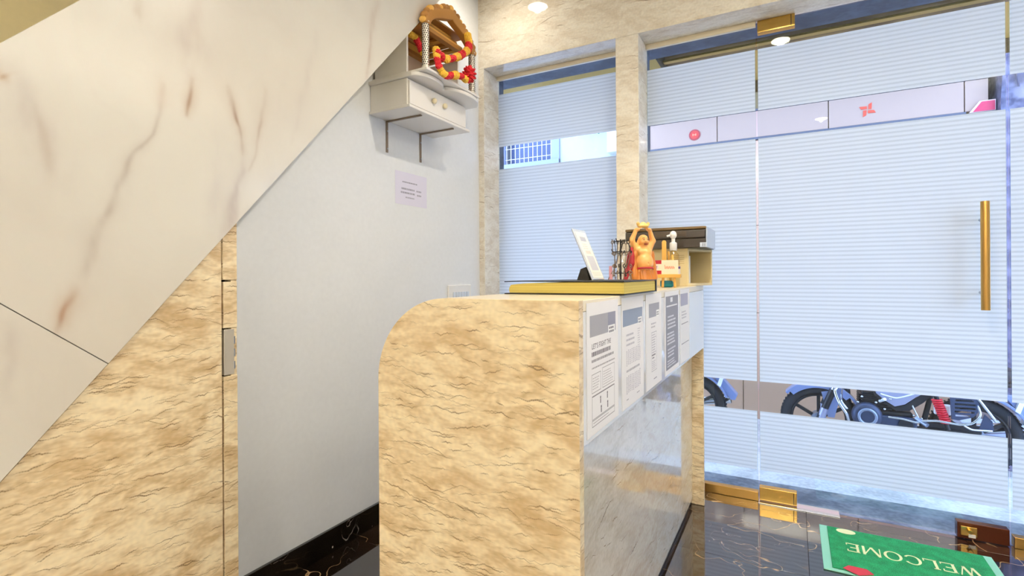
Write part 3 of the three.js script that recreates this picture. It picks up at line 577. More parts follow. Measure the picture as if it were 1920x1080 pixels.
{
  // laughing standing figure holding a nugget above its head; local +z is the way it faces
  const s = thing('laughing_statue', 'golden laughing bald statue with raised arms holding a nugget', 'statue', [-0.487, DH, -1.9]);
  s.rotation.y = 0.8;
  const body = sdfMesh([0, 0.132, 0], 0.135, 84, (p) => {
    let d = ell(p, [0, 0.098, 0.010], [0.036, 0.037, 0.034]);                              // belly
    d = smin(d, ell(p, [0, 0.137, 0.003], [0.034, 0.026, 0.024]), 0.012);                  // chest
    for (const q of [-1, 1]) {
      d = smin(d, ell(p, [q * 0.015, 0.136, 0.021], [0.013, 0.011, 0.009]), 0.006);
      d = smin(d, cap(p, [q * 0.029, 0.150, 0], [q * 0.044, 0.178, 0.002], 0.013, 0.0105), 0.008);
      d = smin(d, cap(p, [q * 0.044, 0.178, 0.002], [q * 0.030, 0.213, 0.006], 0.0105, 0.0075), 0.005);
      d = smin(d, ell(p, [q * 0.024, 0.219, 0.008], [0.010, 0.007, 0.009]), 0.004);        // palm
      for (let f = 0; f < 4; f++) d = smin(d, cap(p, [q * (0.022 - f * 0.001), 0.221, 0.013 - f * 0.0042], [q * 0.010, 0.2255, 0.016 - f * 0.005], 0.0026, 0.002), 0.002);
      d = smin(d, cap(p, [q * 0.015, 0.030, 0.004], [q * 0.017, 0.065, 0.006], 0.014, 0.02), 0.01);
      d = smin(d, ell(p, [q * 0.016, 0.018, 0.014], [0.012, 0.008, 0.022]), 0.004);        // shoe
    }
    let h = ell(p, [0, 0.178, 0.008], [0.0195, 0.0225, 0.0205]);                           // head
    for (const q of [-1, 1]) { h = smin(h, ell(p, [q * 0.0095, 0.172, 0.022], [0.007, 0.006, 0.006]), 0.004); h = smin(h, ell(p, [q * 0.0205, 0.172, 0.006], [0.0035, 0.010, 0.0055]), 0.002); h = Math.max(h, -ell(p, [q * 0.0075, 0.1805, 0.0275], [0.004, 0.0013, 0.003])); }
    h = smin(h, ell(p, [0, 0.175, 0.0285], [0.0042, 0.0038, 0.0045]), 0.002); h = Math.max(h, -ell(p, [0, 0.1645, 0.0255], [0.0085, 0.0032, 0.006]));
    return Math.max(smin(d, h, 0.005), -ell(p, [0, 0.094, 0.045], [0.003, 0.003, 0.006]));
  });
  part('figure', body, M.gildedSkin, s, 'golden bald laughing figure');
  const robe = sdfMesh([0, 0.06, 0], 0.085, 72, (p) => {
    const y = p.y, r = 0.033 + 0.010 * sst(0.085, 0.02, y), a = Math.atan2(p.x, p.z), f = 0.0022 * Math.sin(a * 13 + y * 60);
    let d = Math.max(Math.hypot(p.x, p.z * 1.15 - 0.004) - r - f, y - 0.082 + 0.010 * Math.cos(a), 0.016 - y);
    for (const q of [-1, 1]) d = smin(d, cap(p, [q * 0.032, 0.150, 0.002], [q * 0.040, 0.045, 0.012], 0.0125 + 0.0015 * Math.sin(p.y * 160), 0.015), 0.008);
    return d;
  });
  part('robe', robe, M.gildedRobe, s, 'folded golden robe');
  const dark = std({ color: '#5a2410', roughness: 0.5 });
  for (const q of [-1, 1]) { part('eye', new THREE.SphereGeometry(0.0022, 10, 8).scale(1.6, 0.5, 0.7).translate(q * 0.0078, 0.1812, 0.0272), dark, s); part('eyebrow', tube([[q * 0.004, 0.1862, 0.0278], [q * 0.008, 0.188, 0.0268], [q * 0.013, 0.186, 0.0238]], 0.0008, 8, 5), dark, s); }
  part('mouth', new THREE.SphereGeometry(0.0078, 14, 10).scale(1, 0.36, 0.4).translate(0, 0.1648, 0.0262), std({ color: '#8c2a1c', roughness: 0.5 }), s, 'open laughing mouth');
  part('belt', new THREE.TorusGeometry(0.036, 0.0035, 8, 40).rotateX(Math.PI / 2 - 0.12).translate(0, 0.074, 0.005), M.crimson, s);
  const sash = sdfMesh([-0.048, 0.085, -0.004], 0.075, 48, (p) => { const f = 0.003 * Math.sin(p.y * 120); return smin(cap(p, [-0.046, 0.150, 0.004], [-0.054, 0.095, 0.010], 0.009 + f, 0.015), cap(p, [-0.054, 0.095, 0.010], [-0.078, 0.034, 0.012], 0.014 + f, 0.008), 0.006); });
  part('sash', sash, M.crimson, s, 'dark red hanging sash');
  const nug = sdfMesh([0, 0.236, 0.008], 0.03, 40, (p) => smin(ell(p, [0, 0.232, 0.008], [0.023, 0.008, 0.013]), smin(ell(p, [0, 0.240, 0.008], [0.010, 0.007, 0.009]), Math.min(ell(p, [-0.021, 0.241, 0.008], [0.006, 0.006, 0.007]), ell(p, [0.021, 0.241, 0.008], [0.006, 0.006, 0.007])), 0.006), 0.005));
  part('nugget', nug, M.gildedPale, s, 'pale gold nugget');
  part('plinth', lathe([[0, 0], [0.050, 0], [0.052, 0.006], [0.046, 0.012], [0.040, 0.014], [0, 0.014]], 32), M.gildedPale, s);
}
{
  const e = thing('mini_easel', 'small wooden easel holding a red and cream card beside the bottle', 'easel', [-0.452, DH, -2.2]);
  part('leg', rod([-0.022, 0.001, 0.02], [-0.022, 0.135, -0.01], 0.0055), M.woodLight, e);
  part('leg', rod([0.028, 0.001, 0.02], [0.012, 0.135, -0.01], 0.0055), M.woodLight, e);
  part('leg', rod([0, 0.001, -0.045], [-0.004, 0.15, -0.008], 0.005), M.woodLight, e);
  part('centre_post', plate([[-0.030, 0.06], [-0.011, 0.06], [-0.013, 0.190], [-0.017, 0.196], [-0.026, 0.196], [-0.030, 0.190]], 0.008, 0.001).translate(0.002, 0, -0.004), M.woodLight, e);
  part('ledge', bx(-0.045, 0.052, 0.040, 0.055, 0.006, 0.028, 0.002), M.woodLight, e);
  const card = canvasTex(256, 128, (c) => { c.fillStyle = '#f4e6cc'; c.fillRect(0, 0, 256, 128); c.fillStyle = '#b50f2a'; c.fillRect(0, 0, 92, 34); c.fillRect(0, 94, 92, 34); c.fillStyle = '#f7dede'; c.beginPath(); c.arc(46, 64, 20, 0, 7); c.fill(); c.strokeStyle = '#555'; c.lineWidth = 4; c.beginPath(); c.moveTo(40, 56); c.lineTo(52, 56); c.moveTo(46, 56); c.lineTo(46, 76); c.stroke(); c.strokeStyle = '#e0603a'; c.lineWidth = 4; c.beginPath(); c.moveTo(124, 42); for (let i = 0; i < 40; i++) c.lineTo(126 + i * 2.4, 68 + Math.sin(i * 0.9) * 11); c.stroke(); });
  const m = part('card', new THREE.BoxGeometry(0.105, 0.058, 0.0025).translate(-0.012, 0.084, 0.018), [M.paper, M.paper, M.paper, M.paper, std({ map: card, roughness: 0.5 }), M.paper], e, 'red and cream printed card');
}
{
  const p = thing('teal_pouch', 'small teal pouch lying under the wooden easel', 'pouch', [-0.462, DH, -2.2]);
  part('body', new RoundedBoxGeometry(0.052, 0.026, 0.028, 4, 0.008).translate(0, 0.0135, -0.004), M.teal, p);
  part('flap', bx(-0.024, 0.024, 0.016, 0.0285, 0.006, 0.0115, 0.003), std({ color: '#0b6d80', roughness: 0.5 }), p);
}
{
  const b = thing('sanitizer_bottle', 'clear pump bottle with white nozzle in front of the printer', 'bottle', [-0.458, DH, -2.32]);
  part('body', lathe([[0, 0.001], [0.026, 0.001], [0.028, 0.006], [0.028, 0.125], [0.022, 0.142], [0.012, 0.152], [0.012, 0.160], [0, 0.160]], 28), phys({ color: '#f3ead0', roughness: 0.08, transmission: 1, thickness: 0, ior: 1.45 }), b, 'clear plastic body');
  part('label', lathe([[0.0285, 0.052], [0.0288, 0.054], [0.0288, 0.088], [0.0285, 0.09]], 28), std({ color: '#e9dcd2', roughness: 0.5 }), b);
  part('label_stripe', lathe([[0.0291, 0.078], [0.0291, 0.088]], 28), std({ color: '#5a2c78', roughness: 0.5, side: THREE.DoubleSide }), b, 'purple stripe');
  part('collar', lathe([[0, 0.158], [0.0155, 0.158], [0.0155, 0.19], [0.012, 0.194], [0, 0.194]], 24), M.white, b);
  part('nozzle', merge([rod([0, 0.19, 0], [0, 0.212, 0], 0.008), new THREE.SphereGeometry(0.0165, 20, 14).scale(0.9, 1.1, 1).translate(0, 0.226, 0), rod([0, 0.226, 0], [-0.024, 0.221, 0.014], 0.006, 0.004)]), M.white, b, 'white pump nozzle');
}
{
  const o = thing('paper_organizer', 'beige open sided box organizer under the printer', 'organizer', [-0.419, DH, -2.45]);
  o.rotation.y = -0.297;
  const w = 0.29, d = 0.25, h = 0.173, t = 0.012;
  part('bottom', bx(-w, 0, 0, t, -d, 0, 0.002), M.beige, o);
  part('top', bx(-w, 0, h - t, h, -d, 0, 0.002), M.beige, o);
  part('front_panel', bx(-w, 0, t, h - t, -t, 0, 0.001), M.beige, o);
  part('back_panel', bx(-w, 0, t, h - t, -d, -d + t, 0.001), M.beige, o);
  part('inner_panel', bx(-w, -w + t, t, h - t, -d + t, -t, 0.001), M.beige, o);
  for (let k = 0; k < 5; k++) part('groove', bx(-0.07, -0.018, 0.104 + k * 0.009, 0.1055 + k * 0.009, -0.0004, 0.0008, 0), std({ color: '#a78a4e', roughness: 0.6 }), o);
  part('inner_sheet', bx(-0.034, -0.031, t, h - t - 0.02, -0.085, -t - 0.004, 0), M.paper, o, 'white sheet standing inside');
}
{
  const p = thing('printer', 'flat dark brown printer with pale side on the beige organizer', 'printer', [0, DH + 0.1735, 0]);
  const x0 = -0.70, x1 = -0.332, z0 = -2.42, z1 = -2.70;
  part('lower_body', bx(x0 + 0.02, x1 - 0.006, 0, 0.042, z1, z0 - 0.004, 0.004), M.printer, p);
  part('upper_body', bx(x0, x1 - 0.006, 0.0425, 0.082, z1, z0, 0.006), M.printer, p);
  part('lid', bx(x0, x1 - 0.004, 0.0825, 0.095, z1, z0, 0.004), std({ color: '#6a5228', roughness: 0.4 }), p);
  part('side_cover', bx(x1 - 0.0058, x1, 0.002, 0.092, z1 + 0.004, z0 - 0.006, 0.002), M.printerSide, p, 'pale blue grey side cover');
  for (let k = 0; k < 4; k++) part('vent_slat', bx(-0.56, -0.42, 0.054 + k * 0.006, 0.056 + k * 0.006, z0 - 0.0005, z0 + 0.0012, 0), std({ color: '#5c4420', roughness: 0.5 }), p);
  part('label', bx(-0.362, -0.334, 0.001, 0.022, z0 - 0.003, z0 + 0.004, 0.002), std({ map: canvasTex(64, 48, (c) => { c.fillStyle = '#dce6f6'; c.fillRect(0, 0, 64, 48); c.fillStyle = '#26324a'; c.fillRect(14, 8, 34, 6); for (let i = 0; i < 12; i++) c.fillRect(14 + (i % 4) * 9, 20 + Math.floor(i / 4) * 8, 6, 5); }, 0.03), roughness: 0.5 }), p, 'pale label');
}

// ================================================================ DOOR MAT
{
  const m = thing('welcome_mat', 'green welcome mat with pale turquoise border inside the glass door', 'mat', [0.40, 0.0005, -2.56]);
  const W = 0.6, H = 0.402;
  part('border', bx(-W / 2, W / 2, 0, 0.006, -H / 2, H / 2, 0.002), std({ color: '#8fd3c0', roughness: 0.7 }), m, 'pale turquoise rubber edge');
  part('pile', bx(-W / 2 + 0.03, W / 2 - 0.03, 0.0062, 0.012, -H / 2 + 0.014, H / 2 - 0.014, 0.003), std({ map: TX.mat, roughness: 0.95, bumpMap: TX.mat, bumpScale: 0.002 }), m, 'green looped pile');
  const ink = std({ color: '#e9ecc0', roughness: 0.9 });
  // letters as shapes, read from the door side: right way up towards +z
  const glyph = (strokes) => { const gs = []; for (const [x0, y0, x1, y1, w] of strokes) { const a = new THREE.Vector2(x0, y0), b = new THREE.Vector2(x1, y1), n = b.clone().sub(a).normalize(), q = new THREE.Vector2(-n.y, n.x).multiplyScalar(w / 2); gs.push(plate([[a.x + q.x, a.y + q.y], [b.x + q.x, b.y + q.y], [b.x - q.x, b.y - q.y], [a.x - q.x, a.y - q.y]], 0.002)); } return gs; };
  const arc = (cx, rx, ry, a0, a1, w0, w1) => { const o = [], n = 40; for (let k = 0; k <= n; k++) { const a = a0 + (a1 - a0) * k / n; o.push([cx + rx * Math.cos(a), 0.5 + ry * Math.sin(a)]); } for (let k = n; k >= 0; k--) { const a = a0 + (a1 - a0) * k / n, w = w0 + (w1 - w0) * Math.abs(Math.cos(a)); o.push([cx + (rx - w) * Math.cos(a), 0.5 + (ry - w0) * Math.sin(a)]); } return plate(o, 0.002); };
  const t = 0.14, n = 0.06, E_ = [[0.16, 0, 0.16, 1, t], [0.05, 0.97, 0.72, 0.97, n], [0.1, 0.5, 0.55, 0.5, n], [0.05, 0.03, 0.75, 0.03, n], [0.7, 0.78, 0.7, 1, n], [0.73, 0, 0.73, 0.22, n]];
  const LET = { W: [1.1, () => glyph([[0.08, 1, 0.34, 0, t], [0.34, 0, 0.55, 0.9, n], [0.55, 0.9, 0.76, 0, t], [0.76, 0, 1.02, 1, n]])], E: [0.85, () => glyph(E_)], L: [0.8, () => glyph([[0.16, 0, 0.16, 1, t], [0.02, 0.97, 0.32, 0.97, n], [0.05, 0.03, 0.72, 0.03, n], [0.7, 0, 0.7, 0.26, n]])], C: [0.95, () => [arc(0.48, 0.44, 0.52, 0.6, Math.PI * 2 - 0.6, 0.06, 0.15)]], O: [1.02, () => [arc(0.5, 0.47, 0.52, 0, Math.PI * 2, 0.06, 0.15)]], M: [1.15, () => glyph([[0.12, 0, 0.16, 1, n], [0.18, 1, 0.57, 0.02, t], [0.57, 0.02, 0.98, 1, n], [0.98, 0, 0.98, 1, t]])] };
  let x = 0; const word = [...'WELCOME'].map((ch) => { const at = x; x += LET[ch][0]; return [ch, at]; }), k = 0.44 / x;
  for (const [ch, at] of word) { const g = merge(LET[ch][1]()).translate(at, 0, 0).scale(k, 0.072, 1).translate(-0.22, -0.036, 0).rotateX(-Math.PI / 2).rotateY(Math.PI).translate(0.005, 0.0113, -0.012); part('letter', g, ink, m); }
  part('oval_mark', new THREE.CylinderGeometry(0.036, 0.036, 0.002, 32).scale(1, 1, 0.62).translate(-0.2, 0.0125, -0.158), ink, m);
  part('red_mark', plate([[-0.05, 0], [0, -0.03], [0.05, 0], [0.03, 0.03], [-0.03, 0.03]], 0.002).rotateX(-Math.PI / 2).translate(-0.185, 0.0115, 0.182), std({ color: '#c43a4e', roughness: 0.9 }), m);
}

// ================================================================ THE LANE OUTSIDE
const GY = -0.47, ZO = -6.4;
{
  const g = structure('street_ground', 'pale concrete lane outside the glass front', 'ground');
  part('surface', bx(-16, 16, GY - 0.2, GY, -24, -3.0, 0), M.concrete, g);
}
{
  const c = thing('rolling_shutter', 'rolled up brown metal shutter outside above the glass door', 'shutter');
  part('roll', rod([-0.70, 2.615, -3.38], [2.2, 2.615, -3.38], 0.125, 0.125, 40), M.shutter, c);
  part('bottom_bar', bx(-0.70, 2.2, 2.468, 2.482, -3.30, -3.26, 0.003), std({ color: '#b8964e', metalness: 0.5, roughness: 0.4 }), c);
  part('end_plate', bx(-0.715, -0.702, 2.447, 2.76, -3.53, -3.14, 0.002), std({ color: '#4a3a22', roughness: 0.7 }), c);
}
{
  const c = thing('entrance_canopy', 'yellowish flat canopy over the lobby windows outside', 'canopy');
  part('soffit', bx(-2.6, -0.72, 2.60, 2.66, -4.1, -3.14, 0.004), M.canopy, c);
  part('roof_slab', bx(-2.7, 3.2, 2.78, 2.9, -4.8, -3.14, 0.004), M.canopy, c);
  part('fascia', bx(-2.7, 3.2, 2.68, 2.779, -4.8, -4.78, 0.003), M.darkCanopy, c);
}
{
  const b = thing('shop_building', 'beige panelled shop front across the lane with a pale sign band', 'building');
  const tile = std({ color: '#c8a184', roughness: 0.5 }), sign = std({ color: '#b2917f', roughness: 0.35 }), dark = std({ color: '#5a5a66', roughness: 0.6 });
  part('core', bx(-1.55, 1.62, GY, 6.2, ZO - 2.5, ZO - 0.03, 0), std({ color: '#8c7a55', roughness: 0.9 }), b);
  const xs = [-1.55, -0.5, 0.58, 1.62];
  for (let i = 0; i < 3; i++) for (const [y0, y1] of [[GY, 0.72], [0.72, 1.7], [1.7, 2.655]]) part('wall_panel', bx(xs[i] + 0.004, xs[i + 1] - 0.004, y0 + 0.003, y1 - 0.003, ZO - 0.029, ZO, 0.003), tile, b);
  const sx = [-1.53, -0.758, 0.339, 1.444, 1.62];
  for (let i = 0; i < 4; i++) part('sign_panel', bx(sx[i] + 0.004, sx[i + 1] - 0.004, 2.685, 2.975, ZO - 0.029, ZO + 0.02, 0.002), sign, b, 'pale sign board');
  part('sign_trim', bx(-1.55, 1.455, 2.658, 2.684, ZO - 0.029, ZO + 0.025, 0.002), dark, b);
  part('sign_trim', bx(-1.55, 1.62, 2.976, 3.0, ZO - 0.029, ZO + 0.03, 0.002), dark, b);
  part('sign_trim', bx(-1.555, -1.532, 2.685, 2.975, ZO - 0.029, ZO + 0.03, 0.002), std({ color: '#33302c', roughness: 0.6 }), b);
  const red = std({ color: '#d2352c', roughness: 0.5 }), dot = part('round_emblem', rod([-1.006, 2.797, ZO + 0.02], [-1.006, 2.797, ZO + 0.028], 0.064, 0.064, 40), std({ color: '#a83236', roughness: 0.5 }), b, 'round red emblem');
  part('emblem_ring', rod([-1.006, 2.797, ZO + 0.028], [-1.006, 2.797, ZO + 0.031], 0.048, 0.048, 40), red, dot);
  part('emblem_mark', merge([bx(-1.03, -1.018, 2.783, 2.811, ZO + 0.031, ZO + 0.033, 0), bx(-0.998, -0.986, 2.783, 2.811, ZO + 0.031, ZO + 0.033, 0), bx(-1.018, -0.998, 2.792, 2.8, ZO + 0.031, ZO + 0.033, 0)]), std({ color: '#ff8a66', roughness: 0.5 }), dot);
  // four blades turned round a centre
  const blade = std({ color: '#e0472a', roughness: 0.5 });
  for (let k = 0; k < 4; k++) part('emblem_blade', plate([[0.007, 0.004], [0.010, 0.054], [0.038, 0.070], [0.036, 0.004]], 0.006).rotateZ(k * Math.PI / 2).translate(0.679, 2.826, ZO + 0.0205), blade, b);
  const pr = part('red_corner_sign', plate([[1.47, 2.662], [1.50, 2.70], [1.545, 2.762], [1.66, 2.762], [1.66, 2.662]], 0.03, 0.003).translate(0, 0, ZO + 0.03), std({ color: '#f0d8dd', roughness: 0.4 }), b);
  part('red_face', plate([[1.494, 2.664], [1.557, 2.752], [1.652, 2.752], [1.652, 2.664]], 0.006).translate(0, 0, ZO + 0.061), std({ color: '#cf2450', roughness: 0.4 }), pr);
  part('upper_ledge', bx(-1.55, 1.6, 3.35, 3.5, ZO - 0.03, ZO + 0.7, 0.004), std({ color: '#6f6038', roughness: 0.9 }), b);
}
{
  const b = thing('white_building', 'white rendered building across the lane with a barred window', 'building');
  const wm = std({ color: '#b2b2b8', roughness: 0.85 }), fm = std({ color: '#8c8fa8', roughness: 0.6 });
  part('wall', merge([bx(-9, -3.66, GY, 6.2, ZO - 2.5, ZO - 0.02, 0), bx(-2.74, -1.562, GY, 6.2, ZO - 2.5, ZO - 0.02, 0), bx(-3.66, -2.74, GY, 2.64, ZO - 2.5, ZO - 0.02, 0), bx(-3.66, -2.74, 3.9, 6.2, ZO - 2.5, ZO - 0.02, 0)]), wm, b);
  const w = part('window', merge([bx(-3.66, -3.60, 2.64, 3.9, ZO - 0.12, ZO - 0.01, 0.003), bx(-2.86, -2.74, 2.64, 3.9, ZO - 0.12, ZO + 0.01, 0.003), bx(-3.66, -2.74, 2.64, 2.72, ZO - 0.12, ZO + 0.03, 0.003)]), fm, b, 'lilac grey window frame');
  part('pane', bx(-3.6, -2.86, 2.72, 3.9, ZO - 0.2, ZO - 0.19, 0), std({ color: '#4a5478', roughness: 0.3 }), w);
  for (let k = 0; k < 11; k++) part('bar', rod([-3.58 + k * 0.069, 2.72, ZO - 0.06], [-3.58 + k * 0.069, 3.9, ZO - 0.06], 0.0045), M.white, w);
  for (const y of [2.80, 2.95, 3.2, 3.5]) part('bar', rod([-3.6, y, ZO - 0.06], [-2.86, y, ZO - 0.06], 0.0035), M.white, w);
  part('meter_box', bx(-2.05, -1.86, 2.70, 3.12, ZO - 0.02, ZO + 0.1, 0.006), std({ color: '#d9d9e6', roughness: 0.5 }), b);
}
{
  const t = thing('hanging_plant', 'small green leafy tuft hanging before the white building', 'plant', [-2.23, 3.02, ZO + 0.1]);
  part('stem', tube([[0.06, 0.6, -0.1], [0.03, 0.3, -0.03], [0, 0.05, 0]], 0.006, 12, 6), std({ color: '#5b6b3a', roughness: 0.8 }), t);
  const leaf = new THREE.SphereGeometry(1, 10, 6).scale(0.035, 0.006, 0.016), lm = std({ color: '#5d8f6a', roughness: 0.7 });
  for (let k = 0; k < 26; k++) { const l = part('leaf', leaf, lm, t); l.position.set((k % 2 ? 0.07 : -0.07) + rr(-0.035, 0.035), rr(-0.04, 0.14), rr(-0.03, 0.05)); l.rotation.set(rr(-1, 1), rr(0, 6), rr(-1, 0.3)); }
}
{
  const p = thing('rough_pillar', 'rough grey lilac plastered pillar beside the shop front', 'pillar');
  const g = new THREE.BoxGeometry(1.5, 6.6, 0.5, 14, 40, 4), q = g.attributes.position;
  for (let i = 0; i < q.count; i++) { const s = 0.03 * fbm(q.getX(i) * 3 + 9, q.getY(i) * 3 + 9, 512, 3); q.setXYZ(i, q.getX(i) + s, q.getY(i), q.getZ(i) + s * 0.8); }
  g.computeVertexNormals(); g.translate(2.42, GY + 3.3, ZO - 0.1);
  part('shaft', boxUV(g), M.roughPlaster, p);
  part('crack', tube([[1.78, 3.1, ZO + 0.17], [1.77, 2.95, ZO + 0.17], [1.785, 2.82, ZO + 0.17]], 0.008, 12, 5), std({ color: '#3c3e58', roughness: 0.9 }), p);
}
{
  const p = thing('kerb_step', 'low stone kerb steps behind the parked motorcycle', 'step');
  part('lower_step', bx(1.2, 2.9, GY, -0.26, ZO + 0.21, ZO + 0.75, 0.01), std({ color: '#8d8296', roughness: 0.9 }), p);
  part('middle_step', bx(1.3, 2.9, -0.26, -0.16, ZO + 0.21, ZO + 0.5, 0.01), std({ color: '#b9bccb', roughness: 0.9 }), p);
  part('upper_step', bx(1.4, 2.9, -0.16, 0.05, ZO + 0.21, ZO + 0.3, 0.01), std({ color: '#7d6a64', roughness: 0.9 }), p);
}
// motorcycle: front towards -x, the side towards the door is +z
{
  const B = { paint: phys({ color: '#7d8bb8', roughness: 0.3, clearcoat: 0.7 }), silver: phys({ color: '#a9a9c4', roughness: 0.3, metalness: 0.3, clearcoat: 0.5 }), black: std({ color: '#14141c', roughness: 0.45 }), grey: std({ color: '#3c4660', roughness: 0.4, metalness: 0.3 }), chrome: M.chrome, tyre: std({ color: '#23252c', roughness: 0.85 }), red: std({ color: '#e01430', roughness: 0.35 }), white: M.white, hub: std({ color: '#9ba4b8', metalness: 0.7, roughness: 0.35 }) };
  const m = thing('motorcycle', 'dark motorcycle with red shock absorber parked in front of the pillar', 'motorcycle', [0.82, GY, -5.5], 'motorcycles parked in the lane');
  const ZS = 0.1;
  for (const [x, n] of [[-0.62, 'front_wheel'], [0.47, 'rear_wheel']]) {
    const w = part(n, new THREE.TorusGeometry(0.262, 0.044, 18, 56).translate(x, 0.306, 0), B.tyre, m, 'black treaded tyre');
    const tr = []; for (let k = 0; k < 60; k++) tr.push(new THREE.BoxGeometry(0.012, 0.008, 0.07).translate(0, 0.306, 0).rotateZ(k * Math.PI / 30).translate(x, 0.306, 0)); part('tread', merge(tr), B.tyre, w);
    part('rim', lathe([[0.205, -0.03], [0.226, -0.032], [0.226, 0.032], [0.205, 0.03], [0.213, 0], [0.205, -0.03]], 48).rotateX(Math.PI / 2).translate(x, 0.306, 0), B.black, w);
    part('hub', rod([x, 0.306, -0.06], [x, 0.306, 0.06], 0.06, 0.06, 28), B.hub, w);
    for (let k = 0; k < 6; k++) part('spoke', bx(-0.014, 0.014, 0.05, 0.212, -0.016, 0.016, 0.004).rotateZ(k * Math.PI / 3).translate(x, 0.306, 0), B.black, w);
  }
  const fenderShape = (r0, r1, a0, a1) => { const s = new THREE.Shape(); s.absarc(0, 0, r1, a0, a1, false); s.absarc(0, 0, r0, a1, a0, true); return s; };
  const ff = part('front_fender', merge([plate(fenderShape(0.322, 0.345, 0.5, 2.45), 0.13, 0.004).translate(-0.62, 0.306, -0.065), plate(fenderShape(0.285, 0.335, 0.75, 2.35), 0.006).translate(-0.62, 0.306, 0.058), plate(fenderShape(0.285, 0.335, 0.75, 2.35), 0.006).translate(-0.62, 0.306, -0.064)]), B.paint, m, 'blue grey front mudguard');
  part('fender_stay', plate([[-0.60, 0.56], [-0.44, 0.60], [-0.50, 0.34], [-0.55, 0.34]], 0.01).translate(0, 0, 0.066), B.paint, ff);
  for (const s of [-1, 1]) { const f = part('fork', rod([-0.62, 0.306, s * 0.085], [-0.37, 0.95, s * 0.085], 0.02), B.chrome, m); part('fork_slider', rod([-0.625, 0.29, s * 0.085], [-0.51, 0.59, s * 0.085], 0.029), B.black, f); part('fork_bottom', rod([-0.62, 0.28, s * 0.085], [-0.575, 0.42, s * 0.085], 0.032), B.silver, f); }
  part('head_light', new THREE.SphereGeometry(0.1, 24, 16).scale(0.9, 1, 1).translate(-0.5, 0.95, 0), B.black, m);
  part('handlebar', tube([[-0.22, 1.08, -0.36], [-0.33, 1.05, -0.2], [-0.36, 1.0, 0], [-0.33, 1.05, 0.2], [-0.22, 1.08, 0.36]], 0.013), B.chrome, m);
  const tank = part('fuel_tank', new THREE.SphereGeometry(1, 32, 20).scale(0.27, 0.13, 0.14).translate(-0.13, 0.83, 0), B.paint, m); part('cap', rod([-0.15, 0.95, 0], [-0.15, 0.97, 0], 0.035), B.chrome, tank);
  part('seat', new RoundedBoxGeometry(0.68, 0.09, 0.24, 5, 0.04).rotateZ(0.05).translate(0.40, 0.80, 0), B.black, m);
  const rail = part('frame', merge([tube([[-0.40, 0.88, 0], [-0.40, 0.6, 0], [-0.34, 0.3, 0], [0.1, 0.26, 0]], 0.024), tube([[-0.38, 0.84, 0], [0.0, 0.70, 0], [0.35, 0.70, 0], [0.78, 0.74, 0]], 0.024), tube([[0.12, 0.30, 0.05], [0.16, 0.5, 0.06], [0.2, 0.68, 0.05]], 0.02)]), B.black, m);
  // engine
  const e = part('engine_block', merge([bx(-0.36, 0.06, 0.24, 0.46, -0.12, 0.11, 0.03), bx(-0.30, -0.08, 0.44, 0.60, -0.09, 0.09, 0.012)]), B.black, m);
  for (let k = 0; k < 6; k++) part('cooling_fin', bx(-0.32, -0.06, 0.47 + k * 0.021, 0.476 + k * 0.021, -0.105, 0.105, 0.001), B.black, e);
  part('clutch_cover', lathe([[0, 0.05], [0.075, 0.05], [0.105, 0.035], [0.112, 0], [0.112, -0.02]], 36).rotateX(Math.PI / 2).translate(-0.265, 0.40, 0.12), B.grey, e, 'round engine cover');
  part('cover_ring', new THREE.TorusGeometry(0.062, 0.012, 10, 36).translate(-0.265, 0.40, 0.172), B.hub, e);
  part('side_cover', bx(-0.18, 0.08, 0.27, 0.42, 0.10, 0.15, 0.02), B.grey, e);
  part('cover_disc', rod([0.0, 0.36, 0.15], [0.0, 0.36, 0.165], 0.05, 0.05, 28), B.black, e);
  for (const [x, y] of [[-0.36, 0.42], [-0.345, 0.36], [-0.33, 0.51], [-0.30, 0.56], [-0.14, 0.47], [-0.2, 0.52], [0.06, 0.44], [-0.10, 0.56], [-0.05, 0.335], [0.11, 0.42]]) part('bolt', new THREE.SphereGeometry(0.011, 10, 8).translate(x, y, 0.125), B.chrome, e);
  part('spark_plug', rod([-0.17, 0.53, 0.1], [-0.14, 0.56, 0.15], 0.013), B.white, e);
  part('carburettor', rod([-0.05, 0.55, 0.02], [0.04, 0.57, 0.05], 0.032), B.hub, m);
  const cb = part('crash_bar', tube([[-0.42, 0.66, 0.05], [-0.50, 0.60, 0.16], [-0.47, 0.50, 0.22], [-0.42, 0.42, 0.22], [-0.39, 0.32, 0.14], [-0.36, 0.28, 0.03]], 0.012, 32), B.chrome, m); part('crash_bar_inner', tube([[-0.44, 0.60, 0.05], [-0.455, 0.52, 0.2], [-0.415, 0.46, 0.21]], 0.009), B.chrome, cb);
  const sp = part('side_panel', plate([[-0.22, 0.70], [-0.20, 0.60], [-0.14, 0.545], [-0.07, 0.50], [0.0, 0.525], [0.07, 0.59], [0.14, 0.64], [0.14, 0.72]], 0.02, 0.006).translate(0, 0, 0.11), B.silver, m, 'silver grey side panel');
  part('panel_line', tube([[-0.17, 0.60, 0.133], [-0.06, 0.575, 0.133], [0.06, 0.62, 0.133]], 0.006), B.white, sp); part('panel_edge', plate([[-0.24, 0.66], [-0.21, 0.58], [-0.13, 0.51], [-0.06, 0.465], [0.03, 0.475], [0.12, 0.55], [0.2, 0.64], [0.14, 0.64], [0.07, 0.585], [0.0, 0.518], [-0.07, 0.493], [-0.14, 0.538], [-0.20, 0.594]], 0.03).translate(0, 0, 0.095), B.black, sp);
  // rear: swing arm, red spring, footrest, guard
  part('swing_arm', tube([[0.08, 0.33, 0.1], [0.35, 0.33, 0.11], [0.47, 0.306, 0.11]], 0.02), B.black, m);
  part('chain_case', bx(0.1, 0.5, 0.33, 0.40, 0.075, 0.10, 0.015), B.black, m);
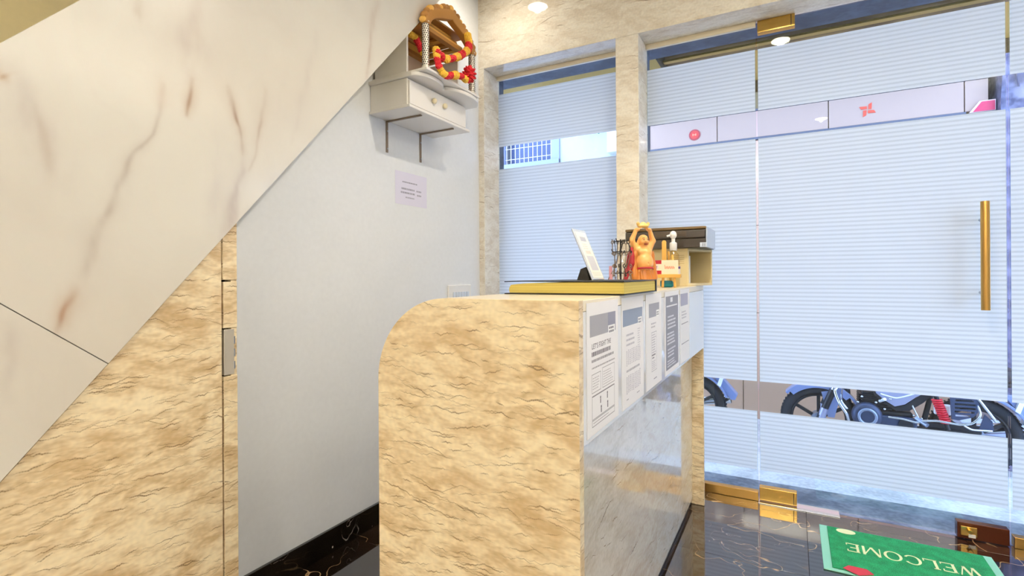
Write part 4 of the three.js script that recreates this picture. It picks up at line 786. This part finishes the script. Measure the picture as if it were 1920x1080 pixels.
  const coil = []; for (let k = 0; k <= 110; k++) { const t = k / 110; coil.push([0.20 + 0.062 * t + 0.030 * Math.cos(k * 0.62), 0.60 - 0.19 * t, 0.165 + 0.030 * Math.sin(k * 0.62)]); }
  const sh = part('shock_absorber', tube([[0.185, 0.66, 0.165], [0.275, 0.36, 0.165]], 0.016), B.black, m); part('spring', tube(coil, 0.0085, 330, 6), B.red, sh, 'bright red coil spring');
  part('tool_box', bx(0.19, 0.30, 0.47, 0.555, 0.10, 0.145, 0.012), B.white, m, 'pale box behind the spring');
  const gd = part('saree_guard', (() => { const s = new THREE.Shape([[0.275, 0.64], [0.285, 0.46], [0.33, 0.455], [0.42, 0.49], [0.46, 0.55], [0.45, 0.64]].map((p) => new THREE.Vector2(...p))); for (const [a, b, y] of [[0.31, 0.40, 0.485], [0.305, 0.425, 0.515], [0.305, 0.435, 0.545], [0.305, 0.435, 0.575], [0.31, 0.42, 0.605]]) s.holes.push(new THREE.Path([[a, y], [b, y + 0.004], [b, y + 0.019], [a, y + 0.015]].map((p) => new THREE.Vector2(...p)))); return plate(s, 0.012, 0.002).translate(0, 0, 0.20); })(), B.grey, m, 'slotted guard panel');
  part('guard_rail', tube([[0.1, 0.42, 0.20], [0.2, 0.435, 0.215], [0.33, 0.425, 0.22], [0.41, 0.445, 0.22], [0.46, 0.51, 0.215], [0.44, 0.60, 0.2], [0.36, 0.70, 0.16]], 0.009, 40), B.chrome, gd); part('guard_rail', tube([[0.40, 0.70, 0.18], [0.46, 0.62, 0.215], [0.53, 0.51, 0.215], [0.555, 0.47, 0.2]], 0.010, 30), B.chrome, gd); part('guard_step', tube([[0.36, 0.42, 0.215], [0.41, 0.395, 0.22], [0.53, 0.40, 0.215]], 0.008), B.chrome, gd);
  part('guard_bracket', plate([[0.455, 0.40], [0.49, 0.52], [0.535, 0.47], [0.545, 0.40]], 0.01).translate(0, 0, 0.19), B.grey, gd);
  part('brake_lever', tube([[-0.12, 0.415, 0.16], [-0.02, 0.41, 0.165], [0.06, 0.395, 0.17], [0.10, 0.40, 0.17]], 0.008), B.chrome, m);
  const fp = part('footrest', rod([0.07, 0.425, 0.14], [0.135, 0.385, 0.20], 0.018), B.hub, m); part('footrest_strut', rod([0.05, 0.52, 0.12], [0.085, 0.43, 0.15], 0.007), B.chrome, fp);
  part('exhaust', tube([[-0.3, 0.3, -0.13], [0.0, 0.26, -0.15], [0.3, 0.28, -0.16], [0.8, 0.36, -0.17]], 0.045), B.chrome, m);
  const rf = part('rear_fender', merge([plate(fenderShape(0.325, 0.345, 0.35, 1.9), 0.15, 0.004).translate(0.47, 0.306, -0.075), plate([[0.64, 0.66], [0.70, 0.66], [0.88, 0.45], [0.86, 0.40], [0.82, 0.40], [0.74, 0.50]], 0.1, 0.006).translate(0, 0, -0.05)]), B.paint, m, 'blue grey rear mudguard');
  part('number_plate', plate([[0.74, 0.66], [0.78, 0.68], [0.73, 0.52], [0.70, 0.54]], 0.16, 0.002).translate(0, 0, -0.08), B.white, rf);
  part('tail_lamp', new RoundedBoxGeometry(0.06, 0.05, 0.14, 3, 0.015).translate(0.82, 0.76, 0), std({ color: '#9c1420', roughness: 0.3 }), m);
  const m2 = m.clone(); m2.name = numbered('motorcycle'); scene.add(m2); m2.position.x = -1.36;
  m2.userData = { label: 'motorcycle seen by its tail mudguard before the beige panelled wall', category: 'motorcycle', group: 'motorcycles parked in the lane' };
}
// cove lights: troughs fixed to the walls, their strips shining up to the ceiling
COVES.forEach(([x, z, w, d, power], i) => {
  const t = thing('cove_light', ['long white light trough on the wall beside the door', 'long white light trough on the back wall'][i], 'lamp', [x, 2.45, z]);
  part('trough', merge([bx(-w / 2 - 0.02, w / 2 + 0.02, -0.03, -0.01, -d / 2 - 0.02, d / 2 + 0.02, 0.003), bx(-w / 2 - 0.02, -w / 2 - 0.008, -0.01, 0.09, -d / 2 - 0.02, d / 2 + 0.02, 0.003), bx(w / 2 + 0.008, w / 2 + 0.02, -0.01, 0.09, -d / 2 - 0.02, d / 2 + 0.02, 0.003), bx(-w / 2 - 0.008, w / 2 + 0.008, -0.01, 0.09, -d / 2 - 0.02, -d / 2 - 0.008, 0.003), bx(-w / 2 - 0.008, w / 2 + 0.008, -0.01, 0.09, d / 2 + 0.008, d / 2 + 0.02, 0.003)]), M.white, t);
  part('light_strip', bx(-w / 2, w / 2, -0.009, -0.003, -d / 2, d / 2, 0), std({ color: '#ffffff', emissive: LAMP_COLOR, emissiveIntensity: 6, roughness: 0.6 }), t);
  const l = new THREE.RectAreaLight(LAMP_COLOR, power, w, d); l.position.set(x, 2.45, z); l.rotation.x = Math.PI / 2; scene.add(l);
});
scene.add(camera);
scene.traverse((o) => { if (o.isMesh) o.castShadow = o.receiveShadow = true; });
renderer.render(scene, camera);
